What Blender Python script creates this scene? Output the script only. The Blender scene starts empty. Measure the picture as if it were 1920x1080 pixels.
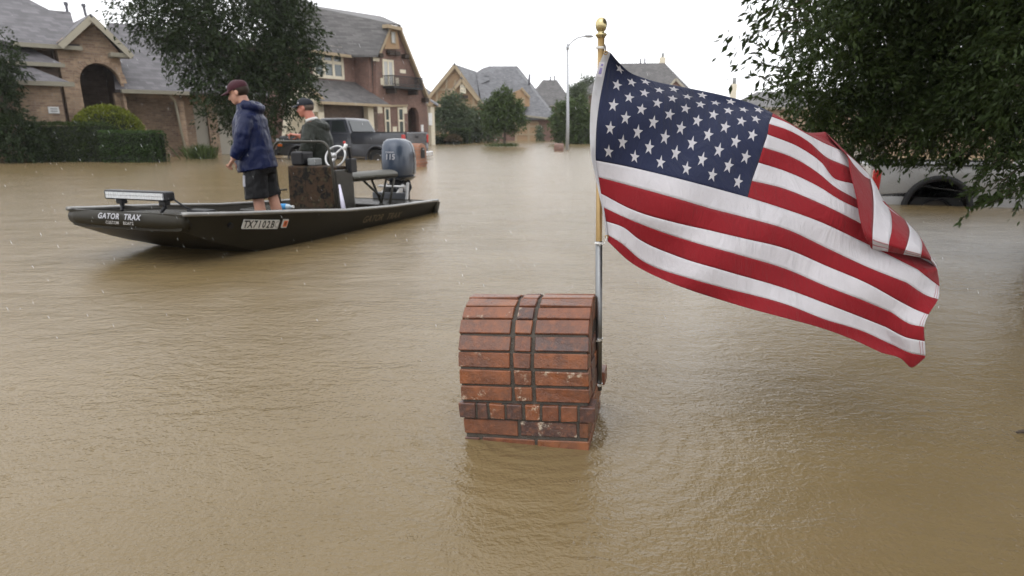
import bpy, bmesh, math, random
import numpy as np
from mathutils import Vector, Matrix, noise

# ------------------------------------------------------------------ camera, sky, light
sc = bpy.context.scene
C = sc.collection
F = 1280.0; CX = 960.0; CY = 640.0; HZ = 245.0     # focal length, principal point and horizon of the photograph, in pixels
PITCH = math.atan2(CY - HZ, F); H = 1.10            # the eye is 1.10 m above the flood water
cam_d = bpy.data.cameras.new('camera'); cam = bpy.data.objects.new('camera', cam_d); C.objects.link(cam)
cam.location = (0, 0, H); cam.rotation_euler = (math.pi/2 - PITCH, 0, 0)
cam_d.sensor_width = 36; cam_d.lens = 24.0; cam_d.shift_y = (CY - 540) / 1920
cam_d.clip_start = 0.05; cam_d.clip_end = 2500
cam_d.dof.use_dof = True; cam_d.dof.focus_distance = 2.35; cam_d.dof.aperture_fstop = 4.5
sc.camera = cam
sc.render.resolution_x = 1024; sc.render.resolution_y = 576

SUN_EL, SUN_AZ = math.radians(58), math.radians(200)
world = bpy.data.worlds.new('World'); sc.world = world; world.use_nodes = True
wn = world.node_tree; wn.nodes.clear()
w_out = wn.nodes.new('ShaderNodeOutputWorld'); w_bg = wn.nodes.new('ShaderNodeBackground')
w_sky = wn.nodes.new('ShaderNodeTexSky'); w_sky.sky_type = 'NISHITA'; w_sky.sun_disc = False
w_sky.sun_elevation = SUN_EL; w_sky.sun_rotation = SUN_AZ; w_sky.dust_density = 6.0; w_sky.air_density = 1.5
w_hsv = wn.nodes.new('ShaderNodeHueSaturation'); w_hsv.inputs['Saturation'].default_value = 0.12
w_mix = wn.nodes.new('ShaderNodeMix'); w_mix.data_type = 'RGBA'; w_mix.inputs[0].default_value = 0.85
w_mix.inputs[7].default_value = (11.9, 12.0, 12.3, 1)         # the even white of a rain cloud deck
wn.links.new(w_sky.outputs[0], w_hsv.inputs['Color']); wn.links.new(w_hsv.outputs[0], w_mix.inputs[6])
wn.links.new(w_mix.outputs[2], w_bg.inputs[0]); wn.links.new(w_bg.outputs[0], w_out.inputs[0])
w_bg.inputs[1].default_value = 0.128
sun_d = bpy.data.lights.new('sun', 'SUN'); sun = bpy.data.objects.new('sun', sun_d); C.objects.link(sun)
sun_d.energy = 0.5; sun_d.angle = math.radians(60); sun_d.color = (1, 0.97, 0.93)
sun.rotation_euler = (math.pi/2 - SUN_EL, 0, math.pi - SUN_AZ); sun.location = (0, 0, 60)
vs = sc.view_settings
vs.view_transform = 'Standard'; vs.look = 'None'; vs.gamma = 1; vs.use_curve_mapping = False; vs.exposure = 0.32

# ------------------------------------------------------------------ pixel to place
cp, sp = math.cos(PITCH), math.sin(PITCH)
def ray(x, y):
    a = (x - CX) / F; b = (CY - y) / F
    return Vector((a, cp + b*sp, -sp + b*cp))
def G(x, y, z=0.0):                     # where the ray through a pixel meets the level z
    d = ray(x, y); return Vector((0, 0, H)) + d * ((z - H) / d.z)
def AT(x, y, Y):                        # where it meets the upright plane at distance Y
    d = ray(x, y); return Vector((0, 0, H)) + d * (Y / d.y)
def project(p):
    z = p[2] - H; dep = p[1]*cp - z*sp; up = p[1]*sp + z*cp
    return CX + F*p[0]/dep, CY - F*up/dep

# ------------------------------------------------------------------ mesh helpers
class MB:
    def __init__(s): s.v = []; s.f = []
    def add(s, vs, fs):
        o = len(s.v); s.v += [tuple(v) for v in vs]; s.f += [tuple(i + o for i in f) for f in fs]; return s
    def box(s, x0, x1, y0, y1, z0, z1, M=None):
        vs = [Vector((x, y, z)) for z in (z0, z1) for y in (y0, y1) for x in (x0, x1)]
        if M is not None: vs = [M @ v for v in vs]
        return s.add(vs, [(0,2,3,1), (4,5,7,6), (0,1,5,4), (2,6,7,3), (0,4,6,2), (1,3,7,5)])
    def bar(s, a, b, w, h, up=(0,0,1)):
        a = Vector(a); b = Vector(b); d = b - a; L = d.length; d.normalize(); u = Vector(up)
        sd = d.cross(u)
        if sd.length < 1e-5: sd = d.cross(Vector((1,0,0)))
        sd.normalize(); u = sd.cross(d)
        M = Matrix((d, sd, u)).transposed().to_4x4(); M.translation = a
        return s.box(0, L, -w/2, w/2, -h/2, h/2, M)
    def tube(s, pts, radii, n=10, cap=True, flat=None):
        pts = [Vector(p) for p in pts]
        if not hasattr(radii, '__len__'): radii = [radii]*len(pts)
        rings = []; ref = None
        for i, p in enumerate(pts):
            t = (pts[min(i+1, len(pts)-1)] - pts[max(i-1, 0)]).normalized()
            if ref is None:
                ref = Vector((0,0,1)) if abs(t.z) < 0.9 else Vector((1,0,0))
            a = (ref - t*ref.dot(t))
            if a.length < 1e-6: a = t.orthogonal()
            a.normalize(); b = t.cross(a); ref = a
            r = radii[i]; r1, r2 = r if hasattr(r, '__len__') else (r, r)
            rings.append([p + a*(r1*math.cos(2*math.pi*k/n)) + b*(r2*math.sin(2*math.pi*k/n)) for k in range(n)])
        return s.loft(rings, cap)
    def loft(s, rings, cap=True, closed=True):
        n = len(rings[0]); o = len(s.v)
        for r in rings: s.v += [tuple(p) for p in r]
        for i in range(len(rings)-1):
            for k in range(n if closed else n-1):
                a = o + i*n + k; b = o + i*n + (k+1) % n
                s.f.append((a, b, b+n, a+n))
        if cap and closed:
            s.f.append(tuple(o + k for k in reversed(range(n)))); q = o + (len(rings)-1)*n
            s.f.append(tuple(q + k for k in range(n)))
        return s
    def lathe(s, prof, c=(0,0,0), n=20):
        c = Vector(c)
        return s.loft([[c + Vector((r*math.cos(2*math.pi*k/n), r*math.sin(2*math.pi*k/n), z)) for k in range(n)] for r, z in prof])
    def ball(s, c, r, n=12, m=8):
        c = Vector(c); rx, ry, rz = r if hasattr(r, '__len__') else (r, r, r)
        return s.loft([[c + Vector((rx*max(1e-3, math.sin(math.pi*i/m))*math.cos(2*math.pi*k/n), ry*max(1e-3, math.sin(math.pi*i/m))*math.sin(2*math.pi*k/n), -rz*math.cos(math.pi*i/m))) for k in range(n)] for i in range(m+1)])
    def prism(s, poly, y0, y1, M=None):            # polygon in x,z extruded along y
        n = len(poly)
        vs = [Vector((x, y0, z)) for x, z in poly] + [Vector((x, y1, z)) for x, z in poly]
        if M is not None: vs = [M @ v for v in vs]
        fs = [tuple(range(n)), tuple(reversed(range(n, 2*n)))] + [(k, k+n, (k+1) % n + n, (k+1) % n) for k in range(n)]
        return s.add(vs, fs)
    def slab(s, quad, th):                         # a thick sheet through corner points, thickened along its normal, downwards
        q = [Vector(p) for p in quad]; nrm = (q[1]-q[0]).cross(q[2]-q[0]).normalized()
        if nrm.z < 0: nrm = -nrm
        n = len(q); low = [p - nrm*th for p in q]
        return s.add(q + low, [tuple(range(n)), tuple(reversed(range(n, 2*n)))] + [(k, k+n, (k+1) % n + n, (k+1) % n) for k in range(n)])
    def mesh(s, name):
        me = bpy.data.meshes.new(name); me.from_pydata(s.v, [], s.f); me.update()
        bm = bmesh.new(); bm.from_mesh(me); bmesh.ops.recalc_face_normals(bm, faces=bm.faces); bm.to_mesh(me); bm.free()
        return me
    def build(s, name, mat, parent=None, smooth=False, bevel=0, seg=2, remesh=0, relax=0, subsurf=0, world=None):
        if world is not None:
            wi = world.matrix_world.inverted() if hasattr(world, 'matrix_world') else Matrix.Translation(-Vector(world))
            s.v = [tuple(wi @ Vector(v)) for v in s.v]
        me = s.mesh(name)
        o = bpy.data.objects.new(name, me); C.objects.link(o)
        if mat is not None: me.materials.append(M_[mat] if isinstance(mat, str) else mat)
        if bevel and not remesh:
            bm = bmesh.new(); bm.from_mesh(me); ed = [e for e in bm.edges if len(e.link_faces) == 2 and e.calc_face_angle(0) > 0.52]
            bmesh.ops.bevel(bm, geom=ed, offset=bevel, offset_type='OFFSET', segments=seg, profile=0.5, affect='EDGES', clamp_overlap=True); bm.to_mesh(me); bm.free()
        if remesh or subsurf or relax:
            if remesh:
                m = o.modifiers.new('r', 'REMESH'); m.mode = 'VOXEL'; m.voxel_size = remesh
            if relax:
                m = o.modifiers.new('s', 'SMOOTH'); m.iterations = relax; m.factor = 0.5
            if subsurf:
                m = o.modifiers.new('u', 'SUBSURF'); m.levels = subsurf; m.render_levels = subsurf
            dg = bpy.context.evaluated_depsgraph_get(); dg.update()
            me2 = bpy.data.meshes.new_from_object(o.evaluated_get(dg)); o.modifiers.clear(); o.data = me2; me = me2
            me.name = name
            if mat is not None and not me.materials: me.materials.append(M_[mat] if isinstance(mat, str) else mat)
        if smooth: me.shade_smooth()
        if smooth == 'angle': me.set_sharp_from_angle(angle=math.radians(38))
        if parent is not None: o.parent = parent
        return o

def frame(o): bpy.context.view_layer.update(); return o
def thing(name, label, cat, loc=(0,0,0), rz=0.0, group=None):
    o = bpy.data.objects.new(name, None); C.objects.link(o); o.location = loc; o.rotation_euler = (0, 0, rz); o.empty_display_size = 0.2
    o['label'] = label; o['category'] = cat
    if group: o['group'] = group
    o.matrix_basis = Matrix.Translation(loc) @ Matrix.Rotation(rz, 4, 'Z')
    bpy.context.view_layer.update()
    return o
def tag(o, label, cat, group=None):
    o['label'] = label; o['category'] = cat
    if group: o['group'] = group
    return o
def inst(me, name, parent, M, mat=None):
    o = bpy.data.objects.new(name, me); C.objects.link(o); o.parent = parent; o.matrix_local = M; return o
def copy_tree(o, parent=None):
    c = o.copy(); C.objects.link(c); c.parent = parent
    for ch in list(o.children): copy_tree(ch, c)
    return c
def text_mesh(txt, name, mat, parent, M, size=1.0, depth=0.0, bold=0.0, shear=0.0, space=1.0):
    cu = bpy.data.curves.new(name, 'FONT'); cu.body = txt; cu.size = size; cu.extrude = depth; cu.offset = bold; cu.shear = shear
    cu.align_x = 'CENTER'; cu.align_y = 'CENTER'; cu.space_character = space; cu.resolution_u = 3
    t = bpy.data.objects.new(name, cu); C.objects.link(t)
    dg = bpy.context.evaluated_depsgraph_get(); dg.update()
    me = bpy.data.meshes.new_from_object(t.evaluated_get(dg)); bpy.data.objects.remove(t); bpy.data.curves.remove(cu)
    me.materials.clear(); me.materials.append(M_[mat]); me.name = name
    o = bpy.data.objects.new(name, me); C.objects.link(o); o.parent = parent; o.matrix_local = M; return o
def basis(x, y, z, loc):
    M = Matrix((Vector(x).normalized(), Vector(y).normalized(), Vector(z).normalized())).transposed().to_4x4(); M.translation = Vector(loc); return M
def lerp(a, b, t): return a + (b - a)*t
def interp(x, xs, ys):
    return float(np.interp(x, xs, ys))

# ------------------------------------------------------------------ materials
M_ = {}
class NT:
    def __init__(s, name):
        s.m = bpy.data.materials.new(name); s.m.use_nodes = True; s.t = s.m.node_tree; s.n = s.t.nodes; s.n.clear()
        s.out = s.n.new('ShaderNodeOutputMaterial'); s.p = s.n.new('ShaderNodeBsdfPrincipled'); s.t.links.new(s.p.outputs[0], s.out.inputs[0])
        M_[name] = s.m
    def new(s, t, **k):
        n = s.n.new(t)
        for a, b in k.items():
            if a.startswith('i_'): n.inputs[a[2:].replace('_', ' ')].default_value = b
            else: setattr(n, a, b)
        return n
    def L(s, a, b): s.t.links.new(a, b)
    def coord(s, kind='Object', scale=None):
        c = s.new('ShaderNodeTexCoord').outputs[kind]
        if scale is not None:
            m = s.new('ShaderNodeMapping'); m.inputs['Scale'].default_value = scale if hasattr(scale, '__len__') else (scale,)*3
            s.L(c, m.inputs[0]); return m.outputs[0]
        return c
    def noise(s, scale, detail=4, rough=0.55, vec=None, dist=0):
        n = s.new('ShaderNodeTexNoise'); n.inputs['Scale'].default_value = scale; n.inputs['Detail'].default_value = detail
        n.inputs['Roughness'].default_value = rough; n.inputs['Distortion'].default_value = dist
        s.L(vec if vec is not None else s.coord(), n.inputs['Vector']); return n.outputs[0]
    def ramp(s, fac, stops, mode='LINEAR'):
        r = s.new('ShaderNodeValToRGB'); r.color_ramp.interpolation = mode; e = r.color_ramp.elements
        while len(e) < len(stops): e.new(0.5)
        for el, (p, c) in zip(e, stops): el.position = p; el.color = (*c, 1) if len(c) == 3 else c
        s.L(fac, r.inputs[0]); return r.outputs[0]
    def mix(s, fac, a, b, mode='MIX'):
        m = s.new('ShaderNodeMix', data_type='RGBA', blend_type=mode)
        for sock, v in ((m.inputs[0], fac), (m.inputs[6], a), (m.inputs[7], b)):
            if hasattr(v, 'links') or hasattr(v, 'is_linked'): s.L(v, sock)
            elif hasattr(v, '__len__'): sock.default_value = (*v, 1)
            else: sock.default_value = v
        return m.outputs[2]
    def math(s, op, a, b=None, c=None):
        m = s.new('ShaderNodeMath', operation=op)
        for i, v in enumerate((a, b, c)):
            if v is None: continue
            if hasattr(v, 'is_linked'): s.L(v, m.inputs[i])
            else: m.inputs[i].default_value = v
        return m.outputs[0]
    def bump(s, h, strength=0.3, dist=0.02, normal=None):
        b = s.new('ShaderNodeBump'); b.inputs['Strength'].default_value = strength; b.inputs['Distance'].default_value = dist
        s.L(h, b.inputs['Height'])
        if normal is not None: s.L(normal, b.inputs['Normal'])
        return b.outputs[0]
    def set(s, **k):
        for a, v in k.items():
            i = s.p.inputs[{'col': 'Base Color', 'rough': 'Roughness', 'metal': 'Metallic', 'nrm': 'Normal', 'ior': 'IOR', 'spec': 'Specular IOR Level', 'coat': 'Coat Weight', 'trans': 'Transmission Weight', 'sheen': 'Sheen Weight', 'alpha': 'Alpha'}[a]]
            if hasattr(v, 'is_linked'): s.L(v, i)
            elif hasattr(v, '__len__') and len(v) == 3: i.default_value = (*v, 1)
            else: i.default_value = v
        return s.m

def plain(name, col, rough=0.5, metal=0.0, var=0.25, scale=6.0, bump=0.0, bscale=40.0, coat=0.0, spec=0.3):
    t = NT(name); n = t.noise(scale, 5)
    c = t.mix(n, tuple(x*(1-var) for x in col), tuple(min(1, x*(1+var)) for x in col))
    t.set(col=c, rough=rough, metal=metal, coat=coat, spec=spec)
    if bump: t.set(nrm=t.bump(t.noise(bscale, 3), bump, 0.01))
    return t.m
# ------------------------------------------------------------------ materials of the near things
t = NT('flood_water')
gc = t.coord('Object')
big = t.noise(0.45, 3, vec=t.coord('Object', (1.0, 2.2, 1)))
streak = t.noise(2.4, 4, 0.6, vec=t.coord('Object', (0.8, 1.35, 1)), dist=0.9)
rip = t.noise(13.0, 3, 0.6, vec=t.coord('Object', (1.0, 1.5, 1)), dist=0.4)
fine = t.noise(58.0, 2, 0.6)
vor = t.new('ShaderNodeTexVoronoi', feature='F1'); vor.inputs['Scale'].default_value = 5.5; vor.inputs['Randomness'].default_value = 1; t.L(gc, vor.inputs['Vector'])
ring = t.math('MULTIPLY', t.math('SINE', t.math('MULTIPLY', vor.outputs['Distance'], 95.0)), t.math('SMOOTH_MIN', t.math('MAXIMUM', t.math('SUBTRACT', 0.20, vor.outputs['Distance']), 0.0), 0.2, 0.05))
patch = t.ramp(t.noise(0.9, 2), [(0.34, (0.08,)*3), (0.64, (1.0,)*3)])
h = t.math('ADD', t.math('MULTIPLY', big, 0.28), t.math('ADD', t.math('MULTIPLY', streak, 0.15), t.math('MULTIPLY', t.math('MULTIPLY', rip, 0.13), patch)))
h = t.math('ADD', h, t.math('ADD', t.math('MULTIPLY', fine, 0.05), t.math('MULTIPLY', ring, 0.06)))
dv = t.new('ShaderNodeVectorMath', operation='DISTANCE'); t.L(gc, dv.inputs[0]); dv.inputs[1].default_value = (0.10, 2.42, 0); wob = t.math('ADD', dv.outputs['Value'], t.math('MULTIPLY', t.noise(3.0, 3), 0.16))
pil = t.math('MULTIPLY', t.math('SINE', t.math('MULTIPLY', wob, 75.0)), t.math('POWER', 2.718, t.math('MULTIPLY', dv.outputs['Value'], -2.4)))     # ripples the current makes round the pillar
h = t.math('ADD', h, t.math('MULTIPLY', pil, 0.035))
mud = t.mix(t.ramp(t.noise(0.7, 4, vec=t.coord('Object', (1, 1.8, 1))), [(0.3, (0,)*3), (0.7, (1,)*3)]), (0.158, 0.113, 0.052), (0.190, 0.140, 0.072))
t.set(col=mud, rough=0.19, ior=1.33, nrm=t.bump(h, 0.85, 0.10))

t = NT('brick_fired')
oi = t.new('ShaderNodeObjectInfo').outputs['Random']
base = t.ramp(oi, [(0.0, (0.060, 0.036, 0.034)), (0.17, (0.075, 0.040, 0.034)), (0.21, (0.17, 0.056, 0.024)), (0.4, (0.245, 0.082, 0.030)), (0.6, (0.145, 0.046, 0.021)), (0.8, (0.275, 0.105, 0.040)), (1.0, (0.115, 0.042, 0.025))])
n1 = t.noise(38, 5, 0.7); n2 = t.noise(150, 3, 0.7)
ofs = t.new('ShaderNodeVectorMath', operation='SCALE'); cmb = t.new('ShaderNodeCombineXYZ')
t.L(oi, cmb.inputs[0]); t.L(oi, cmb.inputs[1]); t.L(cmb.outputs[0], ofs.inputs[0]); ofs.inputs['Scale'].default_value = 40
ad = t.new('ShaderNodeVectorMath', operation='ADD'); t.L(t.coord(), ad.inputs[0]); t.L(ofs.outputs[0], ad.inputs[1])
n3 = t.noise(14, 5, 0.65, vec=ad.outputs[0])
c = t.mix(t.ramp(n3, [(0.35, (0,)*3), (0.65, (0.75,)*3)]), base, (0.085, 0.042, 0.030), 'MIX')
c = t.mix(t.ramp(n1, [(0.45, (0,)*3), (0.75, (0.55,)*3)]), c, (0.33, 0.12, 0.05))
c = t.mix(t.ramp(n2, [(0.62, (0,)*3), (0.72, (0.8,)*3)]), c, (0.05, 0.025, 0.02))
stain = t.math('MULTIPLY', t.ramp(t.noise(20, 6, 0.75, vec=ad.outputs[0]), [(0.56, (0,)*3), (0.64, (1,)*3)]), t.ramp(t.math('FRACT', t.math('MULTIPLY', oi, 17.3)), [(0.66, (0,)*3), (0.74, (0.8,)*3)]))
c = t.mix(stain, c, (0.55, 0.47, 0.36))
t.set(col=c, rough=t.ramp(n1, [(0.3, (0.22,)*3), (0.7, (0.5,)*3)]), spec=0.5, nrm=t.bump(t.math('ADD', n1, t.math('MULTIPLY', n2, 0.6)), 0.5, 0.006))
plain('mortar', (0.075, 0.064, 0.053), 0.75, var=0.35, scale=30, bump=0.7, bscale=160)
plain('galvanised', (0.22, 0.225, 0.23), 0.42, 1.0, 0.2, 20, 0.1, 90)
plain('zinc_bolt', (0.60, 0.60, 0.60), 0.25, 1.0, 0.15, 40)
plain('gold_pole', (0.40, 0.27, 0.115), 0.32, 0.55, 0.12, 18, 0.1, 70, coat=0.3)
plain('gold_ball', (0.52, 0.44, 0.24), 0.16, 0.85, 0.1, 12)
plain('white_cord', (0.72, 0.72, 0.70), 0.7, 0, 0.1)
plain('dark_cord', (0.05, 0.035, 0.03), 0.7, 0, 0.1)
plain('brass', (0.36, 0.25, 0.12), 0.3, 1.0, 0.2, 40)
def cloth(name, col, tr=0.28):
    t = NT(name); w1 = t.new('ShaderNodeTexWave', wave_type='BANDS', bands_direction='X'); w1.inputs['Scale'].default_value = 260; t.L(t.coord(), w1.inputs[0])
    w2 = t.new('ShaderNodeTexWave', wave_type='BANDS', bands_direction='Z'); w2.inputs['Scale'].default_value = 260; t.L(t.coord(), w2.inputs[0])
    n = t.noise(9, 4, 0.6)
    c = t.mix(n, tuple(x*0.86 for x in col), tuple(min(1, x*1.08) for x in col))
    t.set(col=c, rough=0.62, sheen=0.15, spec=0.3)
    hh = t.math('ADD', t.math('MULTIPLY', t.math('ADD', w1.outputs['Fac'], w2.outputs['Fac']), 0.12), t.noise(24, 4, 0.6, vec=t.coord('Object', (1, 1, 0.5))))
    cr = t.noise(5.5, 5, 0.65, vec=t.coord('Object', (1.6, 1, 0.45)), dist=1.3); b = t.bump(cr, 0.45, 0.045, t.bump(hh, 0.45, 0.006)); t.set(nrm=b)
    tr_n = t.new('ShaderNodeBsdfTranslucent'); t.L(c, tr_n.inputs[0]); mx = t.new('ShaderNodeMixShader'); mx.inputs[0].default_value = tr
    t.L(t.p.outputs[0], mx.inputs[1]); t.L(tr_n.outputs[0], mx.inputs[2]); t.L(mx.outputs[0], t.out.inputs[0])
cloth('flag_white', (0.76, 0.74, 0.77), 0.34); cloth('flag_red', (0.315, 0.008, 0.016), 0.28); cloth('flag_blue', (0.013, 0.020, 0.062), 0.15); cloth('flag_header', (0.66, 0.66, 0.69), 0.2)
cloth('flag_thread', (0.50, 0.25, 0.28), 0.1)
plain('care_print', (0.25, 0.22, 0.42), 0.7, 0, 0.5, 60)

# ------------------------------------------------------------------ water and the ground it covers
def sheet(name, mat, z, ext):
    o = MB().add([(-ext, -ext, 0), (ext, -ext, 0), (ext, ext, 0), (-ext, ext, 0)], [(0, 1, 2, 3)]).build(name, mat); o.location.z = z; o['kind'] = 'structure'; return o
plain('mud_ground', (0.10, 0.085, 0.05), 0.95, 0, 0.3, 3, 0.3)
sheet('flood_water', 'flood_water', 0.0, 1500)
sheet('ground', 'mud_ground', -0.62, 1500)

# ------------------------------------------------------------------ brick mailbox pillar
random.seed(5)
FR = G(1104, 845); YAW = math.radians(-12.6); LEAN = math.radians(-3.0)     # the whole pillar leans a little to the street side
bx = thing('brick_mailbox', 'wide brick mailbox pillar with rounded barrel top, a flag pole bolted to its end', 'mailbox', (0, 0, 0), YAW)
def place_local(root, local, worldp):       # set a root so that a local point falls on a world point
    R = Matrix.Rotation(root.rotation_euler.z, 3, 'Z'); root.location = Vector(worldp) - R @ Vector(local); root.matrix_basis = Matrix.Translation(root.location) @ R.to_4x4(); bpy.context.view_layer.update()
W, D = 0.462, 0.45
place_local(bx, (W, 0, 0), FR); pivot = Matrix.Translation(FR) @ Matrix.Rotation(YAW, 4, 'Z') @ Matrix.Rotation(LEAN, 4, 'Y') @ Matrix.Translation((-W, 0, 0)); bx.matrix_basis = pivot; bpy.context.view_layer.update()
def brick_mesh(lx, ly, lz, k):
    rnd = random.Random(k*31 + int(lx*1000))
    bm = bmesh.new(); bmesh.ops.create_cube(bm, size=1)
    for v in bm.verts: v.co = Vector((v.co.x*lx, v.co.y*ly, v.co.z*lz)) + Vector((rnd.uniform(-1, 1), rnd.uniform(-1, 1), rnd.uniform(-1, 1)))*0.0022
    bmesh.ops.bevel(bm, geom=bm.edges[:], offset=0.0025, segments=1, affect='EDGES')
    me = bpy.data.meshes.new('brick'); bm.to_mesh(me); bm.free(); me.materials.append(M_['brick_fired']); return me
bcache = {}
def brick(lx, ly, lz, M, parent):
    key = (round(lx, 3), round(ly, 3), round(lz, 3), random.randint(0, 2))
    if key not in bcache: bcache[key] = brick_mesh(*key[:3], key[3])
    J = Matrix.Rotation(random.uniform(-0.008, 0.008), 4, 'Z') @ Matrix.Rotation(random.uniform(-0.006, 0.006), 4, 'X')
    return inst(bcache[key], 'brick', parent, M @ J)
T = Matrix.Translation; BH = 0.057; CO = 0.067; MJ = 0.010; TH = 0.09
core = MB(); e = 0.006
core.box(e, W-e, e, D-e, -0.62, 0.108)
z0 = 0.108
core.box(-0.012+e, W+0.012-e, -0.012+e, D+0.012-e, 0.108+e, 0.108+CO-e)
def arch_profile(r, zs, y_c, n=16, zb=0.17):
    return [(y_c - r, zb)] + [(y_c - r*math.cos(math.pi*i/n), zs + r*math.sin(math.pi*i/n)) for i in range(n+1)] + [(y_c + r, zb)]
r_b = 0.225; yc = D/2; zs = 0.291
prof = arch_profile(r_b - e, zs, yc)
core.loft([[Vector((x, y, z)) for y, z in prof] for x in (-0.004+e, W+0.004-e)])
core.build('mortar_body', 'mortar', bx)
def course(zc, lens, axis, face, lo):   # a row of face bricks on one side of the square base; starts at lo
    p = lo
    for L in lens:
        c = p + L/2
        if axis == 'x': M = T((c, face + (TH/2 if face < D/2 else -TH/2), zc)); brick(L, TH, BH, M, bx)
        else: M = T((face + (TH/2 if face < W/2 else -TH/2), c, zc)); brick(TH, L, BH, M, bx)
        p += L + MJ
for k, z in enumerate((-0.131, -0.064, 0.003, 0.0745)):
    a = [0.205, 0.205, W - 0.41 - 2*MJ]; b = [0.055, 0.20, W - 0.255 - 2*MJ]
    rows = a if k % 2 else b
    course(z, rows, 'x', 0.0, 0.0); course(z, rows[::-1], 'x', D, 0.0)
    side = [0.09, 0.16, 0.2-2*MJ-0.02] if k % 2 else [0.2, 0.16, 0.09-2*MJ-0.02]
    s0 = TH + 0.001
    inner = D - 2*TH - 0.002
    sd = ([0.13, inner - 0.13 - MJ] if k % 2 else [inner - 0.10 - MJ, 0.10])
    course(z, sd, 'y', W, s0); course(z, sd, 'y', 0.0, s0)
zc = 0.108 + CO/2
nfront = 8; tot = W + 0.038; ws = [1.15, 0.65, 1.0, 1.05, 1.0, 1.05, 1.05, 1.0]; su = sum(ws); av = tot - (nfront-1)*MJ
course(zc, [w*av/su for w in ws], 'x', -0.012, -0.012); course(zc, [w*av/su for w in ws], 'x', D+0.012, -0.012)
ins = D + 0.038 - 2*TH - 0.002; k = 4
course(zc, [(ins - (k-1)*MJ)/k]*k, 'y', W+0.012, -0.012+TH+0.001); course(zc, [(ins - (k-1)*MJ)/k]*k, 'y', -0.012, -0.012+TH+0.001)
# the barrel: fourteen rows along the arch, each stretcher, half brick, stretcher
zb = 0.108 + CO + 0.002
straight = zs - zb; per = straight*2 + math.pi*r_b; nrow = 15; st = per/nrow
def along(sv):
    if sv < straight: return yc - r_b, zb + sv, 0.0
    if sv > straight + math.pi*r_b: return yc + r_b, zb + per - sv, math.pi
    a = (sv - straight)/r_b; return yc - r_b*math.cos(a), zs + r_b*math.sin(a), a
BW = W + 0.008; half = 0.062; lon = (BW - half - 2*0.014)/2
for i in range(nrow):
    y, z, a = along((i + 0.5)*st)
    R_ = Matrix.Rotation(-a, 4, 'X')
    th = 0.085
    for x0, L in ((-0.004, lon), (-0.004 + lon + 0.014, half), (-0.004 + lon + half + 0.028, lon)):
        bh = st - 0.0095
        M = T((x0 + L/2 + random.uniform(-.0015, .0015), y, z)) @ R_ @ T((0, th/2 - 0.002 + random.uniform(-.0012, .0012), 0))
        brick(L, th, bh, M, bx)
# end walls inside the arch
for xe in (-0.004 - 0.004 + 0.02, W + 0.004 + 0.004 - 0.02):
    zz = zb + 0.03; k = 0
    while zz < zs + r_b - 0.12:
        dz = max(0, zz + 0.03 - zs); hw = math.sqrt(max(0, (r_b - 0.088)**2 - dz**2))
        if hw > 0.04:
            n = 2 if hw > 0.09 else 1; Ls = [hw*2] if n == 1 else ([hw*0.8 - MJ/2, hw*1.2 - MJ/2] if k % 2 else [hw*1.2 - MJ/2, hw*0.8 - MJ/2])
            p = yc - hw
            for L in Ls:
                brick(0.04, L, BH, T((xe, p + L/2, zz)), bx); p += L + MJ
        zz += CO; k += 1

# ------------------------------------------------------------------ flag pole on its brackets
pb = AT(1122.5, 731, 2.475); pm = AT(1123, 452, 2.485); pt = AT(1127, 72, 2.52)
pole = thing('flag_pole', 'gold flag pole with ball finial in a grey steel tube bolted to the brick mailbox', 'flag pole', pb)
def on_pole(y):
    return pb.lerp(pm, (731-y)/(731-452)) if y > 452 else pm.lerp(pt, (452-y)/(452-72))
MB().tube([pb, pm], 0.0125, 16).build('steel_tube', 'galvanised', pole, True, world=pole)
MB().tube([on_pole(470), pm, pt], [0.0100, 0.0115, 0.0120], 16).build('gold_shaft', 'gold_pole', pole, True, world=pole)
pd = (pt - pm).normalized()
fin = MB().lathe([(0.003, 0.0), (0.016, 0.002), (0.0165, 0.006), (0.021, 0.009), (0.0225, 0.013), (0.020, 0.017), (0.0125, 0.012), (0.0125, 0.026), (0.017, 0.029), (0.0205, 0.038), (0.0225, 0.048), (0.0215, 0.058), (0.0165, 0.068), (0.009, 0.0735), (0.001, 0.0755)], (0, 0, 0), 20)
o = fin.build('finial', 'gold_ball', pole, True); o.matrix_local = Matrix.Translation(pt - pb) @ pd.to_track_quat('Z', 'Y').to_matrix().to_4x4() @ Matrix.Scale(0.88, 4)
Rb = Matrix.Rotation(YAW, 3, 'Z'); ex = Rb @ Vector((1, 0, 0)); ey = Rb @ Vector((0, 1, 0))
for yy in (632, 720):
    c0 = on_pole(yy); m = MB()
    m.tube([c0 - Vector((0, 0, 0.005)), c0 + Vector((0, 0, 0.005))], 0.0148, 16)
    m.tube([c0 - ex*0.045, c0 - ex*0.010], 0.0045, 8); m.tube([c0 - ex*0.022, c0 - ex*0.012], 0.0085, 6); m.tube([c0 - ey*0.012 - ex*0.004, c0 - ey*0.024 - ex*0.004], 0.005, 6)
    m.build('clamp', 'zinc_bolt', pole, 'angle', world=pole)
m = MB(); q = on_pole(88)
for k in range(2): m.tube([q + Vector((math.cos(a)*0.0165, math.sin(a)*0.0165, 0.004*k - 0.002*a/3)) for a in np.linspace(0, 2*math.pi, 17)], 0.0016, 6)
m.build('cord_ring', 'white_cord', pole, True, world=pole)
m = MB(); q = on_pole(456)
for k in range(2): m.tube([q + Vector((math.cos(a)*0.0138, math.sin(a)*0.0138, 0.0035*k)) for a in np.linspace(0, 2*math.pi, 17)], 0.0018, 6)
m.build('cord_ring', 'white_cord', pole, True, world=pole)

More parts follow.
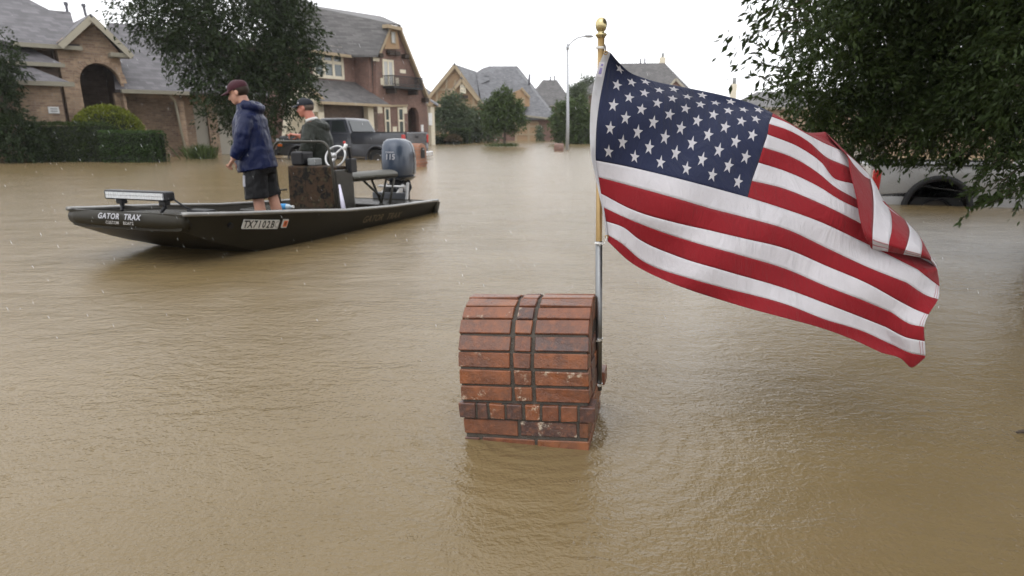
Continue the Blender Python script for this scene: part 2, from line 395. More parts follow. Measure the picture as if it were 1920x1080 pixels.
# ------------------------------------------------------------------ the flag: every stripe edge is a curve in space
# curve v (0 top .. 13 bottom): three runs of photo points; s 0..0.4 hoist to end of the canton, 0.4..0.8 to the crease, 0.8..1 over the folded flap
cur = {
 0: ([(1145,99),(1160,117),(1180,135),(1215,149),(1285,164),(1360,180),(1415,196),(1449,212)], [(1449,212),(1478,229),(1510,248),(1528,249),(1547,247)], [(1547,247),(1569,272),(1588,290),(1593,318),(1606,372),(1614,418),(1624,449),(1633,461)]),
 1: ([(1138,120),(1185,148),(1250,168),(1320,184),(1400,203),(1447,219)], [(1447,219),(1475,230),(1510,250),(1542,267),(1585,287),(1630,328)], [(1630,328),(1636,355),(1638,400),(1636,440),(1636,467)]),
 2: ([(1132,148),(1190,168),(1260,183),(1330,198),(1405,217),(1442,232)], [(1442,232),(1480,245),(1515,265),(1550,295),(1592,314),(1657,376)], [(1657,376),(1669,397),(1672,430),(1667,455),(1665,472)]),
 3: ([(1126,178),(1190,190),(1260,203),(1330,218),(1405,237),(1439,252)], [(1439,252),(1500,277),(1540,305),(1565,335),(1600,345),(1698,414)], [(1698,414),(1705,430),(1702,455),(1694,477)]),
 4: ([(1121,210),(1190,217),(1260,230),(1330,247),(1400,265),(1431,276)], [(1431,276),(1490,297),(1535,325),(1565,350),(1605,373),(1724,443)], [(1724,443),(1729,458),(1728,472),(1726,483)]),
 5: ([(1118,240),(1190,250),(1260,264),(1330,281),(1395,297),(1422,305)], [(1422,305),(1475,322),(1535,350),(1575,375),(1610,392),(1744,479)], [(1744,479),(1746,484),(1745,490)]),
 6: ([(1117,270),(1190,285),(1260,300),(1330,317),(1385,331),(1410,339)], [(1410,339),(1465,352),(1535,380),(1610,417),(1680,458),(1752,498)], [(1752,498),(1757,505),(1758,513)]),
 7: ([(1117,301),(1170,311),(1227,324),(1310,345),(1402,370)], [(1402,370),(1465,390),(1535,415),(1610,450),(1680,485),(1720,505)], [(1720,505),(1745,525),(1761,537)]),
 8: ([(1122,332),(1185,349),(1268,372),(1340,393),(1392,406)], [(1392,406),(1475,430),(1550,465),(1625,500),(1700,530)], [(1700,530),(1740,555),(1759,561)]),
 9: ([(1127,363),(1185,393),(1268,418),(1330,432),(1385,445)], [(1385,445),(1475,467),(1550,499),(1625,531),(1690,567)], [(1690,567),(1720,582),(1741,590)]),
 10: ([(1132,389),(1170,407),(1227,430),(1310,457),(1376,475)], [(1376,475),(1475,505),(1550,537),(1615,562),(1670,585)], [(1670,585),(1708,608),(1733,613)]),
 11: ([(1136,415),(1168,426),(1197,448),(1268,480),(1366,510)], [(1366,510),(1475,542),(1550,570),(1615,595),(1660,613)], [(1660,613),(1700,633),(1734,640)]),
 12: ([(1139,440),(1165,456),(1200,486),(1300,524),(1358,540)], [(1358,540),(1475,571),(1550,600),(1615,620),(1670,645)], [(1670,645),(1708,662),(1735,667)]),
 13: ([(1139,452),(1180,490),(1250,527),(1300,546),(1350,562)], [(1350,562),(1400,577),(1475,597),(1540,615),(1600,637),(1652,661)], [(1652,661),(1690,673),(1709,689),(1732,673)]),
}
NS = 121; SS = np.linspace(0, 1, NS)
def cat(p, x):           # Catmull-Rom through points at chord-length parameters, x in 0..1
    p = np.array(p, float); d = np.concatenate([[0], np.cumsum(np.hypot(*np.diff(p, axis=0).T))]); d /= d[-1]
    m = np.gradient(p, d, axis=0) if len(p) > 2 else np.repeat(np.diff(p, axis=0), 2, axis=0)
    i = np.clip(np.searchsorted(d, x, side='right') - 1, 0, len(p)-2); h_ = d[i+1] - d[i]; u = (x - d[i])/h_; u = u[:, None]; h_ = h_[:, None]
    return (2*u**3-3*u**2+1)*p[i] + (u**3-2*u**2+u)*h_*m[i] + (-2*u**3+3*u**2)*p[i+1] + (u**3-u**2)*h_*m[i+1]
PX = np.zeros((14, NS, 2))
for v, (a, b, c_) in cur.items():
    k1 = SS <= 0.4; k2 = (SS > 0.4) & (SS <= 0.8); k3 = SS > 0.8
    PX[v, k1] = cat(a, SS[k1]/0.4); PX[v, k2] = cat(b, (SS[k2]-0.4)/0.4); PX[v, k3] = cat(c_, (SS[k3]-0.8)/0.2)
def flag_depth(s, v, flap):
    # distance along y: the hoist hangs at the pole, the upper half bellies away from the eye, the lower half swings towards it
    up = max(0.0, 1 - v/8.5)
    d = 2.455 + 0.20*up**1.2*min(1, s/0.22) - 0.05*min(1, s/0.3)*(v/13) - 0.16*s*(0.35 + 0.65*v/13)
    d += 0.030*math.sin(s*9.0 - v*0.42)*min(1, s*4) + 0.013*math.sin(s*21 + v*0.9)*min(1, s*4) + 0.010*math.sin(v*1.15 + s*4)*max(0, 1 - s*3)
    d += 0.020*math.exp(-((s-0.03)/0.05)**2)*math.sin(v*0.9)
    return d
def crease_u(v): return 1.0 if v >= 6.5 else 0.0
def fold(s, v):          # behind the crease the cloth lies back, the flap comes forward over it
    if v > 6.6: return 0.0
    w = min(1.0, (6.6 - v)/2.0)
    if s <= 0.8: return 0.055*w*max(0.0, (s-0.52)/0.28)**2
    q = (s-0.8)/0.2; d = flag_depth(s, v, 0)
    tgt = lerp(flag_depth(0.8, v, 0) + 0.055*w, 2.325 + 0.01*math.sin(v*1.5), min(1, q*1.15)) - 0.075*math.sin(math.pi*min(1, q*1.02))*w
    return lerp(0.0, tgt - d, w)
GRD = np.zeros((14, NS, 3))
def S(s, v):
    i = min(12, max(0, int(v))); u = v - i
    j = min(NS-2, max(0, int(s*(NS-1)))); w = s*(NS-1) - j
    row = lambda q: PX[q, j]*(1-w) + PX[q, j+1]*w
    p0, p1, p2, p3 = row(max(0, i-1)), row(i), row(i+1), row(min(13, i+2))
    p = 0.5*((2*p1) + (-p0+p2)*u + (2*p0-5*p1+4*p2-p3)*u*u + (-p0+3*p1-3*p2+p3)*u**3)
    return AT(p[0], p[1], flag_depth(s, v, 0) + fold(s, v))
froot = AT(1139, 452, 2.5)
flag = thing('american_flag', 'American flag streaming from the gold pole, its upper fly corner folded over', 'flag', froot)
def patch_mesh(s0, s1, v0, v1, ns, nv, name, mat, ofs=0.0, th=0.0007):
    vs_ = [[S(lerp(s0, s1, i/ns), lerp(v0, v1, j/nv)) for i in range(ns+1)] for j in range(nv+1)]
    m = MB(); nrm = []
    for j in range(nv+1):
        r = []
        for i in range(ns+1):
            a = vs_[j][min(ns, i+1)] - vs_[j][max(0, i-1)]; b = vs_[min(nv, j+1)][i] - vs_[max(0, j-1)][i]
            r.append(a.cross(b).normalized())
        nrm.append(r)
    for sgn in (1, -1):
        m.v += [tuple(vs_[j][i] + nrm[j][i]*(ofs + th*0.5*sgn)) for j in range(nv+1) for i in range(ns+1)]
    K = (ns+1)*(nv+1)
    for j in range(nv):
        for i in range(ns):
            a = j*(ns+1) + i; m.f += [(a, a+1, a+ns+2, a+ns+1), (K+a, K+a+ns+1, K+a+ns+2, K+a+1)]
    for i in range(ns):
        a = i; b = nv*(ns+1) + i; m.f += [(a, K+a, K+a+1, a+1), (b, b+1, K+b+1, K+b)]
    for j in range(nv):
        a = j*(ns+1); b = a + ns; m.f += [(a, a+ns+1, K+a+ns+1, K+a), (b, K+b, K+b+ns+1, b+ns+1)]
    return m.build(name, mat, flag, 'angle' if False else True, world=flag)
patch_mesh(0, 0.4, 0, 7, 60, 42, 'canton', 'flag_blue')
for v in range(13):
    patch_mesh(0.4 if v < 7 else 0.0, 1.0, v, v+1, 84 if v < 7 else 120, 7, 'stripe', 'flag_red' if v % 2 == 0 else 'flag_white')
    if v % 2 == 1:
        for hs in (0.973, 0.986): patch_mesh(hs, hs + 0.0028, v+0.03, v+0.97, 1, 8, 'hem_stitch', 'flag_thread', th=0.0024)
def star(sc_, vc):
    m = MB(); rs, rv = 0.0125, 0.44
    pts = [(sc_, vc)]
    for k in range(10):
        r = 1.0 if k % 2 == 0 else 0.40
        a = math.pi*k/5; pts.append((sc_ + rs*r*math.sin(a), vc - rv*r*math.cos(a)))
    def nrm(s, v):
        e_ = 0.004; return (S(s+e_, v) - S(s-e_, v)).cross(S(s, v+0.06) - S(s, v-0.06)).normalized()
    n0 = nrm(sc_, vc)
    P = [S(max(0.001, s), max(0.02, v)) for s, v in pts]; N = [nrm(max(0.005, s), max(0.08, v)) for s, v in pts]
    top = [p + n*0.0011 for p, n in zip(P, N)]; bot = [p - n*0.0011 for p, n in zip(P, N)]
    fs = [(0, k, k % 10 + 1) for k in range(1, 11)] + [(11, 11 + k % 10 + 1, 11 + k) for k in range(1, 11)] + [(k, 11+k, 11 + k % 10 + 1, k % 10 + 1) for k in range(1, 11)]
    m.add(top + bot, fs); return m.build('star', 'flag_white', flag, False, world=flag)
for r in range(1, 10):
    for c_ in range(1, 12):
        if (r + c_) % 2 == 0: star(0.4*c_/12, 7*r/10)
# white heading with grommets, cords and a sewn label
left = cat([(1134,94),(1121,128),(1113,160),(1108,197),(1106,238),(1109,297),(1116,330),(1122,359),(1130,395),(1134,425),(1136,449)], np.linspace(0, 1, 40))
m = MB(); rows = []
for i in range(40):
    v = 13*i/39; a = S(0, v); b = AT(left[i][0], left[i][1], 2.452 + 0.012*math.sin(i*0.5)); mid = a.lerp(b, 0.5) + Vector((0, -0.004, 0)); rows.append((b, mid, a))
for k in range(2):
    m.loft([[p + Vector((0, (k-0.5)*0.002, 0)) for p in r] for r in rows], cap=False, closed=False)
m.build('heading', 'flag_header', flag, True, world=flag)
def flag_ring(px, py, Y, r, mat, name):
    c0 = AT(px, py, Y); MB().tube([c0 + Vector((math.cos(a)*r, 0, math.sin(a)*r)) for a in np.linspace(0, 2*math.pi, 15)], r*0.36, 8).build(name, mat, flag, True, world=flag)
flag_ring(1135.5, 99, 2.440, 0.0055, 'brass', 'grommet'); flag_ring(1137.5, 444, 2.440, 0.005, 'brass', 'grommet')
MB().tube([on_pole(84) + Vector((0.012, -0.008, 0)), AT(1134.8, 90, 2.46), AT(1135.5, 98, 2.438)], 0.0022, 6).build('tie_cord', 'dark_cord', flag, True, world=flag)
MB().tube([AT(1137.5, 444, 2.438), AT(1135, 455, 2.445), AT(1128, 459, 2.478), on_pole(458) + Vector((0, -0.0135, 0))], 0.0018, 6).build('tie_cord', 'white_cord', flag, True, world=flag)
lb = MB(); q = [AT(x, y, 2.432) for x, y in ((1123.5,116.5),(1133.5,117),(1129,144),(1118.5,143.5))]; lb.slab(q, 0.0008); lb.build('care_label', 'flag_white', flag, False, world=flag)
lb = MB(); q = [AT(x, y, 2.430) for x, y in ((1125,127),(1129.8,127.3),(1127,139),(1121.8,138.6))]; lb.slab(q, 0.0006); lb.build('label_print', 'care_print', flag, False, world=flag)
lb = MB(); q = [AT(x, y, 2.430) for x, y in ((1127.5,119.5),(1131.3,119.7),(1130.2,124),(1126.3,123.7))]; lb.slab(q, 0.0006); lb.build('label_print', 'care_print', flag, False, world=flag)
# ------------------------------------------------------------------ flat-bottomed aluminium boat
t = NT('hull_paint'); n = t.noise(3.2, 6, 0.65); n2 = t.noise(40, 4, 0.7)
c = t.mix(n, (0.012, 0.0105, 0.0065), (0.026, 0.022, 0.0135)); c = t.mix(t.ramp(n2, [(0.62, (0,)*3), (0.8, (0.5,)*3)]), c, (0.05, 0.045, 0.035))
t.set(col=c, rough=0.42, spec=0.2, nrm=t.bump(n2, 0.12, 0.01))
plain('gunwale_metal', (0.24, 0.235, 0.225), 0.22, 0.5, 0.3, 9, 0.1)
plain('deck_paint', (0.030, 0.028, 0.023), 0.22, 0, 0.35, 7, 0.25, 60)
t = NT('camo'); vv = t.coord(); n1 = t.noise(9, 5, 0.6, dist=1.2); n2 = t.noise(17, 4, 0.6, dist=0.8)
c = t.mix(t.ramp(n1, [(0.42, (0,)*3), (0.55, (1,)*3)]), (0.008, 0.0075, 0.006), (0.050, 0.029, 0.016)); c = t.mix(t.ramp(n2, [(0.58, (0,)*3), (0.66, (1,)*3)]), c, (0.062, 0.052, 0.026))
c = t.mix(t.ramp(t.noise(26, 4, 0.7), [(0.64, (0,)*3), (0.70, (0.7,)*3)]), c, (0.075, 0.06, 0.043)); t.set(col=c, rough=0.6, spec=0.15)
plain('rail_paint', (0.050, 0.047, 0.038), 0.35, 0, 0.2, 12)
plain('black_plastic', (0.012, 0.012, 0.014), 0.38, 0, 0.3, 20)
plain('grey_plastic', (0.22, 0.23, 0.23), 0.4, 0, 0.3, 20)
plain('seat_vinyl', (0.055, 0.053, 0.040), 0.42, 0, 0.25, 10, 0.2)
plain('white_paint', (0.74, 0.74, 0.72), 0.35, 0, 0.1, 20)
plain('silver_metal', (0.48, 0.48, 0.48), 0.32, 0.6, 0.2, 20)
plain('cowl_blue', (0.052, 0.068, 0.098), 0.25, 0.15, 0.15, 5, coat=0.5)
plain('cowl_dark', (0.030, 0.037, 0.050), 0.22, 0.2, 0.2, 8, coat=0.4)
plain('engine_grey', (0.10, 0.105, 0.115), 0.35, 0.5, 0.25, 20)
plain('letter_black', (0.012, 0.012, 0.012), 0.5, 0, 0.1)
plain('letter_tan', (0.17, 0.13, 0.075), 0.5, 0, 0.35, 50)
plain('letter_white', (0.40, 0.40, 0.43), 0.4, 0, 0.1)
plain('decal_orange', (0.72, 0.17, 0.055), 0.45, 0, 0.25, 60)
plain('plate_white', (0.66, 0.65, 0.62), 0.4, 0, 0.15, 30)
plain('letter_faded', (0.42, 0.41, 0.40), 0.5, 0, 0.3, 60)
plain('lens_glass', (0.62, 0.64, 0.66), 0.08, 0.2, 0.3, 60)
plain('bottle_plastic', (0.55, 0.66, 0.74), 0.1, 0, 0.1, 20, coat=0.5)
plain('bottle_label', (0.05, 0.32, 0.68), 0.4, 0, 0.2, 30)
plain('red_plastic', (0.50, 0.04, 0.03), 0.4)
plain('lilac_plastic', (0.62, 0.60, 0.72), 0.35, 0, 0.1)

ax = Vector((0.345, 0.94, 0)).normalized()
boat = thing('flat_bottom_boat', 'olive brown flat-bottomed aluminium motor boat with camouflage console and rails', 'boat', (-3.30, 5.86, 0), math.atan2(ax.y, ax.x))
bs = [0, .35, .8, 1.3, 2, 3, 4.3]
WG = lambda s: interp(s, bs, [.64, .715, .79, .83, .85, .85, .83]); ZG = lambda s: interp(s, bs, [.44, .41, .378, .34, .275, .22, .175])
WC = lambda s: interp(s, bs, [.61, .61, .61, .62, .63, .63, .63]); ZB = lambda s: interp(s, bs, [.30, .15, .01, -.08, -.11, -.13, -.15])
def Lp(s, w, z): return Vector((s, -w, z))
def smooth_list(a, b, n): return [a + (b-a)*i/(n-1) for i in range(n)]
sl = [0, .08, .18, .3, .45, .6, .8, 1.0, 1.3, 1.65, 2, 2.5, 3, 3.5, 4.0, 4.3]
hull = MB(); th = 0.012
def section(s, inset=0.0):
    g, zg, c, zb = WG(s)-inset, ZG(s), WC(s)-inset, ZB(s)+inset
    k = min(1, s/0.6); rz = 0.02 + 0.10*k      # rounded chine
    half = [(g, zg), (lerp(g, c, 0.35), lerp(zg, zb, 0.40)), (lerp(g, c, 0.72), lerp(zg, zb, 0.78)), (lerp(g, c, 0.95), lerp(zg, zb, 0.95)), (c - 0.06, zb), (c*0.45, zb - 0.006), (0, zb - 0.008)]
    return [Lp(s, w, z) for w, z in half] + [Lp(s, -w, z) for w, z in reversed(half[:-1])]
out_ = [section(s) for s in sl]; inn = [section(s, th) for s in sl]
hull.loft(out_, cap=False, closed=False); hull.loft(inn, cap=False, closed=False)
n = len(out_[0]); hull.add(out_[0], [tuple(range(n))]); hull.add(out_[-1], [tuple(range(n))])
for i in range(len(sl)-1):
    for e_ in (0, n-1): hull.add([out_[i][e_], out_[i+1][e_], inn[i+1][e_], inn[i][e_]], [(0, 1, 2, 3)])
hull.build('hull', 'hull_paint', boat, 'angle')
# rolled bow lip
m = MB(); lipp = [Lp(0.015 + 0.03*(abs(w)/0.64)**3, w, 0.375) for w in np.linspace(-0.645, 0.645, 17)]
m.tube(lipp, [(0.066, 0.055)]*17, 14); m.build('bow_lip', 'hull_paint', boat, True)
for sg in (1, -1):
    m = MB(); m.tube([Lp(s, sg*(WG(s)+0.004), ZG(s)+0.004) for s in sl], [(0.020, 0.028)]*len(sl), 10); m.build('gunwale', 'gunwale_metal', boat, True)
fd = MB(); fd.loft([[Lp(s, w, ZG(s)-0.035 + 0.012*(1-(w/WG(s))**2)) for w in np.linspace(-WG(s)+.015, WG(s)-.015, 9)] for s in (0.02, .3, .6, .9, 1.12)], closed=False); fd.build('fore_deck', 'deck_paint', boat, True)
MB().loft([[Vector((x, y, z)) for y, z in ((-.56, -.03), (.56, -.03), (.76, .32), (-.76, .32))] for x in (1.12, 1.135)]).build('deck_riser', 'deck_paint', boat)
MB().box(1.12, 4.2, -0.60, 0.60, -0.055, -0.035).build('floor', 'deck_paint', boat)
MB().box(3.62, 4.29, -0.78, 0.78, 0.15, 0.168).build('aft_deck', 'deck_paint', boat, bevel=0.004)
MB().loft([[Vector((x, y, z)) for y, z in ((-.56, -.03), (.56, -.03), (.76, .16), (-.76, .16))] for x in (3.60, 3.62)]).build('deck_riser', 'deck_paint', boat)
MB().box(4.302, 4.318, -0.80, 0.80, -0.12, 0.165).build('transom', 'hull_paint', boat, bevel=0.004)
# side sponson plates that trail behind the transom
for sg in (1, -1):
    m = MB(); m.add([Lp(4.30, sg*0.835, 0.175), Lp(4.46, sg*0.80, 0.135), Lp(4.45, sg*0.74, -0.10), Lp(4.30, sg*0.70, -0.12), Lp(4.30, sg*0.45, 0.172), Lp(4.42, sg*0.45, 0.13), Lp(4.42, sg*0.45, -0.1), Lp(4.30, sg*0.45, -0.12)], [(0,1,2,3), (4,5,6,7), (0,1,5,4), (1,2,6,5), (2,3,7,6), (3,0,4,7)]); m.build('sponson', 'hull_paint', boat)
# storage box and mid deck in front of the console
MB().box(2.05, 2.52, -0.42, 0.60, -0.035, 0.235).build('storage_box', 'deck_paint', boat, bevel=0.015)
for k in range(4):
    q = MB(); q.ball(Lp(2.02, 0.22 + 0.085*k, 0.155), (0.035, 0.036, 0.040), 10, 6); q.tube([Lp(2.05, .22+.085*k, .155), Lp(1.985, .22+.085*k, .15)], 0.018, 8); q.build('rod_holder', 'black_plastic', boat, True)
# console
con = MB(); con.prism([(2.58, -0.03), (2.98, -0.03), (2.98, 0.62), (2.88, 0.70), (2.62, 0.70)], -0.335, 0.315); con.build('console', 'camo', boat, bevel=0.02)
MB().box(2.60, 2.96, -0.375, -0.337, -0.03, 0.66).build('console_side', 'deck_paint', boat, bevel=0.012)
rail = MB(); path = [Lp(2.50, -0.36, 0.05), Lp(2.50, -0.385, 0.50), Lp(2.50, -0.395, 0.86)]
path += [Lp(2.50, -0.395 + 0.11*(1-math.cos(a)), 0.86 + 0.12*math.sin(a)) for a in np.linspace(0.2, math.pi/2, 6)]
path += [Lp(2.50, 0.27 + 0.11*math.sin(a), 0.86 + 0.12*math.cos(a)) for a in np.linspace(0, math.pi/2, 6)] + [Lp(2.52, 0.385, 0.70), Lp(2.56, 0.385, 0.05)]
rail.tube(path, 0.0155, 10); ro = rail.build('grab_rail', 'rail_paint', boat, True)
for z in (0.22, 0.42):
    MB().tube([Lp(2.50, -0.385, z), Lp(2.60, -0.33, z)], 0.010, 8).build('rail_stay', 'rail_paint', boat, True)
MB().box(2.64, 2.86, 0.10, 0.27, 0.702, 0.86).build('fish_finder', 'black_plastic', boat, bevel=0.02)
MB().box(2.70, 2.84, -0.03, 0.08, 0.702, 0.785).build('gauge', 'grey_plastic', boat, bevel=0.012)
wheel = MB(); cw = Lp(2.92, 0.17, 0.80); wa = Vector((0, 1, 0)); wb = Vector((0.45, 0, 0.89)).normalized()
wheel.tube([cw + wa*0.135*math.cos(a) + wb*0.135*math.sin(a) for a in np.linspace(0, 2*math.pi, 29)], 0.0125, 10, cap=False)
for a in (math.radians(90+30), math.radians(60-30), math.radians(-90)): wheel.tube([cw + (wa*math.cos(a) + wb*math.sin(a))*0.13, cw + wa.cross(wb)*-0.03], [0.011, 0.014], 8)
wheel.ball(cw + wa.cross(wb)*-0.03, 0.034, 10, 6); wheel.tube([cw, Lp(2.84, 0.17, 0.74)], 0.02, 8); wheel.build('steering_wheel', 'silver_metal', boat, True)
thr = MB(); thr.box(2.86, 2.99, -0.42, -0.34, 0.62, 0.78); thr.tube([Lp(2.92, 0.38, 0.76), Lp(2.86, 0.40, 0.92)], [0.018, 0.022], 8); thr.build('throttle', 'black_plastic', boat, bevel=0.01)
MB().tube([Lp(2.86, 0.34, 0.88), Lp(2.88, 0.36, 0.95)], [0.026, 0.02], 8).build('throttle_tag', 'white_paint', boat, True)
MB().ball(Lp(2.89, 0.33, 0.965), 0.018, 8, 6).build('kill_switch', 'red_plastic', boat, True)
# seat on a frame behind the console
st_ = thing_seat = MB(); st_.tube([Lp(3.02, 0.20, 0.545), Lp(3.5, 0.24, 0.545), Lp(3.98, 0.28, 0.54)], [(0.060, 0.15)]*3, 18); st_.build('seat', 'seat_vinyl', boat, 'angle')
for (a, b) in (((3.72, 0.16, 0.49), (3.84, 0.22, 0.155)), ((3.94, 0.26, 0.49), (3.84, 0.22, 0.155)), ((3.45, 0.20, 0.49), (3.83, 0.22, 0.25)), ((3.1, 0.1, 0.49), (3.1, 0.1, -0.03)), ((3.05, 0.30, 0.49), (3.05, 0.30, -0.03)), ((3.9, 0.40, 0.49), (3.82, 0.36, 0.155))):
    MB().tube([Lp(*a), Lp(*b)], 0.0155, 8).build('seat_leg', 'rail_paint', boat, True)
MB().tube([Lp(2.46, 0.55, 0.17), Lp(2.56, 0.44, 0.50)], [0.032, 0.012], 10).build('paddle', 'lilac_plastic', boat, True)
# light bar on the bow
bar = MB(); bar.box(0.14, 0.23, -0.36, 0.36, 0.525, 0.605); bo = bar.build('light_bar', 'black_plastic', boat, bevel=0.014)
for k in range(24):
    for r in range(2):
        yk = -0.325 + 0.65*(k + 0.5)/24
        MB().box(0.126, 0.1405, yk - 0.0115, yk + 0.0115, 0.5385 + 0.028*r, 0.5635 + 0.028*r).build('light_lens', 'lens_glass', bo)
for w in (-0.23, 0.26):
    q = MB(); q.tube([Lp(0.19, w, 0.53), Lp(0.20, w, 0.47), Lp(0.17, w*0.9, 0.425)], [0.016, 0.020, 0.014], 8); q.box(0.17, 0.23, -w-0.035, -w+0.035, 0.485, 0.525); q.build('light_bracket', 'black_plastic', boat, bevel=0.004)
MB().tube([Lp(0.20, -0.23, 0.46), Lp(0.20, 0.26, 0.46)], 0.011, 8).build('light_crossbar', 'rail_paint', boat, True)
MB().tube([Lp(0.19, 0.36, 0.55), Lp(0.24, 0.45, 0.47), Lp(0.28, 0.48, 0.445)], 0.008, 6).build('light_cable', 'black_plastic', boat, True)
MB().box(0.25, 0.36, -0.66, -0.44, 0.425, 0.452).build('bow_cleat', 'black_plastic', boat, bevel=0.008)
for w in (-0.585, 0.56):
    q = MB(); q.tube([Lp(0.03, w, 0.345) + Vector((0, math.cos(a)*0.022, math.sin(a)*0.028 - 0.012)) for a in np.linspace(0, 2*math.pi, 13)], 0.007, 8); q.ball(Lp(0.035, w, 0.365), 0.016, 8, 6); q.build('tow_eye', 'black_plastic', boat, True)
# drain fitting on the bow quarter, registration plate, decals
def side_frame(s, f):       # frame on the near side: x aft, y up the plate, z outwards
    p = lambda s_, f_: Lp(s_, lerp(WG(s_), WC(s_), f_*0.88), lerp(ZG(s_), ZB(s_), f_))
    a = (p(s+0.05, f) - p(s-0.05, f)).normalized(); u = (p(s, f-0.05) - p(s, f+0.05)).normalized(); nn = a.cross(u).normalized()
    return basis(a, nn.cross(a), nn, p(s, f) + nn*0.010)
q = side_frame(0.46, 0.34)
o = MB().tube([(0, 0, -0.01), (0, 0, 0.012)], 0.026, 14).build('hull_fitting', 'black_plastic', boat, 'angle'); o.matrix_local = q
def side_plate(name, mat, s, f, w, h_, lift=0.0):
    o = MB().box(-w/2, w/2, -h_/2, h_/2, -0.012, 0.002 + lift).build(name, mat, boat); o.matrix_local = side_frame(s, f); return o
# find the s where the plate centre sits in the photograph
def find_s(px, f):
    best = min(np.linspace(0.1, 4.2, 400), key=lambda s: abs(project(boat.matrix_world @ side_frame(s, f).translation)[0] - px)); return float(best)
s1 = find_s(490, 0.28); pf = side_frame(s1, 0.28)
PL = side_plate('registration_plate', 'plate_white', s1, 0.28, 0.43, 0.088)
glyphs = 'TX7102BC'
for i, ch in enumerate(glyphs):
    text_mesh(ch, 'letter', 'letter_black' if i < 7 else 'letter_faded', PL, Matrix.Translation((-0.188 + 0.0535*i + (0.0 if i < 2 else 0.004), -0.0005, 0.0036)) @ Matrix.Scale(0.80, 4, (1, 0, 0)), 0.100, bold=0.0028)
s2 = find_s(534, 0.27)
DC = side_plate('decal', 'plate_white', s2, 0.27, 0.068, 0.086)
o = MB().box(-0.025, 0.025, -0.032, 0.032, 0.0025, 0.004).build('decal_print', 'decal_orange', DC)
text_mesh('8', 'letter', 'letter_black', DC, Matrix.Translation((0, 0, 0.0055)), 0.05, bold=0.001)
s3 = find_s(718, 0.40); tf = side_frame(s3, 0.34)
text_mesh('GATOR', 'lettering', 'letter_tan', boat, tf @ Matrix.Translation((-.24, 0, 0)), 0.125, bold=0.002, shear=0.22, space=1.05); text_mesh('TRAX', 'lettering', 'letter_tan', boat, tf @ Matrix.Translation((.24, 0, 0)), 0.125, bold=0.002, shear=0.22, space=1.05)
o = MB().box(-0.30, 0.34, -0.006, 0.006, -0.002, 0.002).build('pinstripe', 'letter_tan', boat); o.matrix_local = side_frame(s3 - 0.05, 0.66)
fb = basis((0, -1, 0), Vector((0.30, 0, 0.95)), Vector((-0.95, 0, 0.30)), Lp(-0.046, -0.0, 0.405))
text_mesh('GATOR', 'lettering', 'letter_white', boat, fb @ Matrix.Translation((-.125, 0, 0)), 0.066, bold=0.0015, shear=0.15, space=1.12); text_mesh('TRAX', 'lettering', 'letter_white', boat, fb @ Matrix.Translation((.14, 0, 0)), 0.066, bold=0.0015, shear=0.15, space=1.12)
fb = basis((0, -1, 0), Vector((0.0, 0, 1)), Vector((-1, 0, 0)), Lp(-0.047, -0.0, 0.352))
text_mesh('CUSTOM', 'lettering', 'letter_faded', boat, fb @ Matrix.Translation((-.09, 0, 0)), 0.036, bold=0.0004, space=1.05); text_mesh('BOATS', 'lettering', 'letter_faded', boat, fb @ Matrix.Translation((.09, 0, 0)), 0.036, bold=0.0004, space=1.05)
# outboard motor
mo = MB()
cz = [(0.56, 0.16, 0.25, 0.0), (0.60, 0.185, 0.29, 0.0), (0.72, 0.195, 0.305, 0.0), (0.86, 0.195, 0.295, -0.005), (0.98, 0.185, 0.265, -0.015), (1.05, 0.16, 0.215, -0.03), (1.085, 0.115, 0.14, -0.05), (1.095, 0.03, 0.04, -0.06)]
def cowl_ring(z, a, b, dx, n=28):
    r = []
    for k in range(n):
        th_ = 2*math.pi*k/n; cx_, sx_ = math.cos(th_), math.sin(th_); e_ = 0.72
        r.append(Vector((4.66 + dx + b*math.copysign(abs(cx_)**e_, cx_), a*math.copysign(abs(sx_)**e_, sx_), z)))
    return r
motor_y = -0.06
def shift(m_, dz=-0.10): m_.v = [(x, y + motor_y, z + dz) for x, y, z in m_.v]; return m_
mo.loft([cowl_ring(*q_) for q_ in cz]); cowl = shift(mo).build('motor_cowl', 'cowl_blue', boat, True)
q = MB(); q.loft([cowl_ring(z, a, b, dx) for z, a, b, dx in ((0.50, 0.13, 0.20, 0.0), (0.535, 0.175, 0.27, 0.0), (0.565, 0.188, 0.292, 0.0))]); shift(q).build('motor_tray', 'cowl_dark', boat, 'angle')
q = MB(); q.loft([[cowl_ring(z, a+0.004, b+0.004, dx)[k % 28] for k in range(-6, 7)] for z, a, b, dx in cz[1:6]], cap=False, closed=False); shift(q).build('motor_cowl_panel', 'cowl_dark', cowl, True)
q = MB(); q.box(4.50, 4.80, -0.085, 0.085, 0.20, 0.52); q.tube([Vector((4.62, 0.05, 0.5)), Vector((4.60, 0.08, 0.3)), Vector((4.5, 0.08, 0.2))], 0.03, 8); q.tube([Vector((4.55, -0.10, 0.50)), Vector((4.52, -0.13, 0.36)), Vector((4.60, -0.10, 0.22))], 0.022, 8); q.tube([Vector((4.72, -0.11, 0.52)), Vector((4.74, -0.13, 0.40)), Vector((4.66, -0.10, 0.28))], 0.022, 8); shift(q).build('motor_block', 'black_plastic', boat, bevel=0.01)
q = MB(); q.tube([Vector((4.74, 0, 0.50)), Vector((4.76, 0, 0.1)), Vector((4.78, 0, -0.45))], [(0.10, 0.07), (0.085, 0.055), (0.07, 0.03)], 14); q.box(4.62, 5.0, -0.10, 0.10, -0.18, -0.165); shift(q).build('motor_leg', 'engine_grey', boat, 'angle')
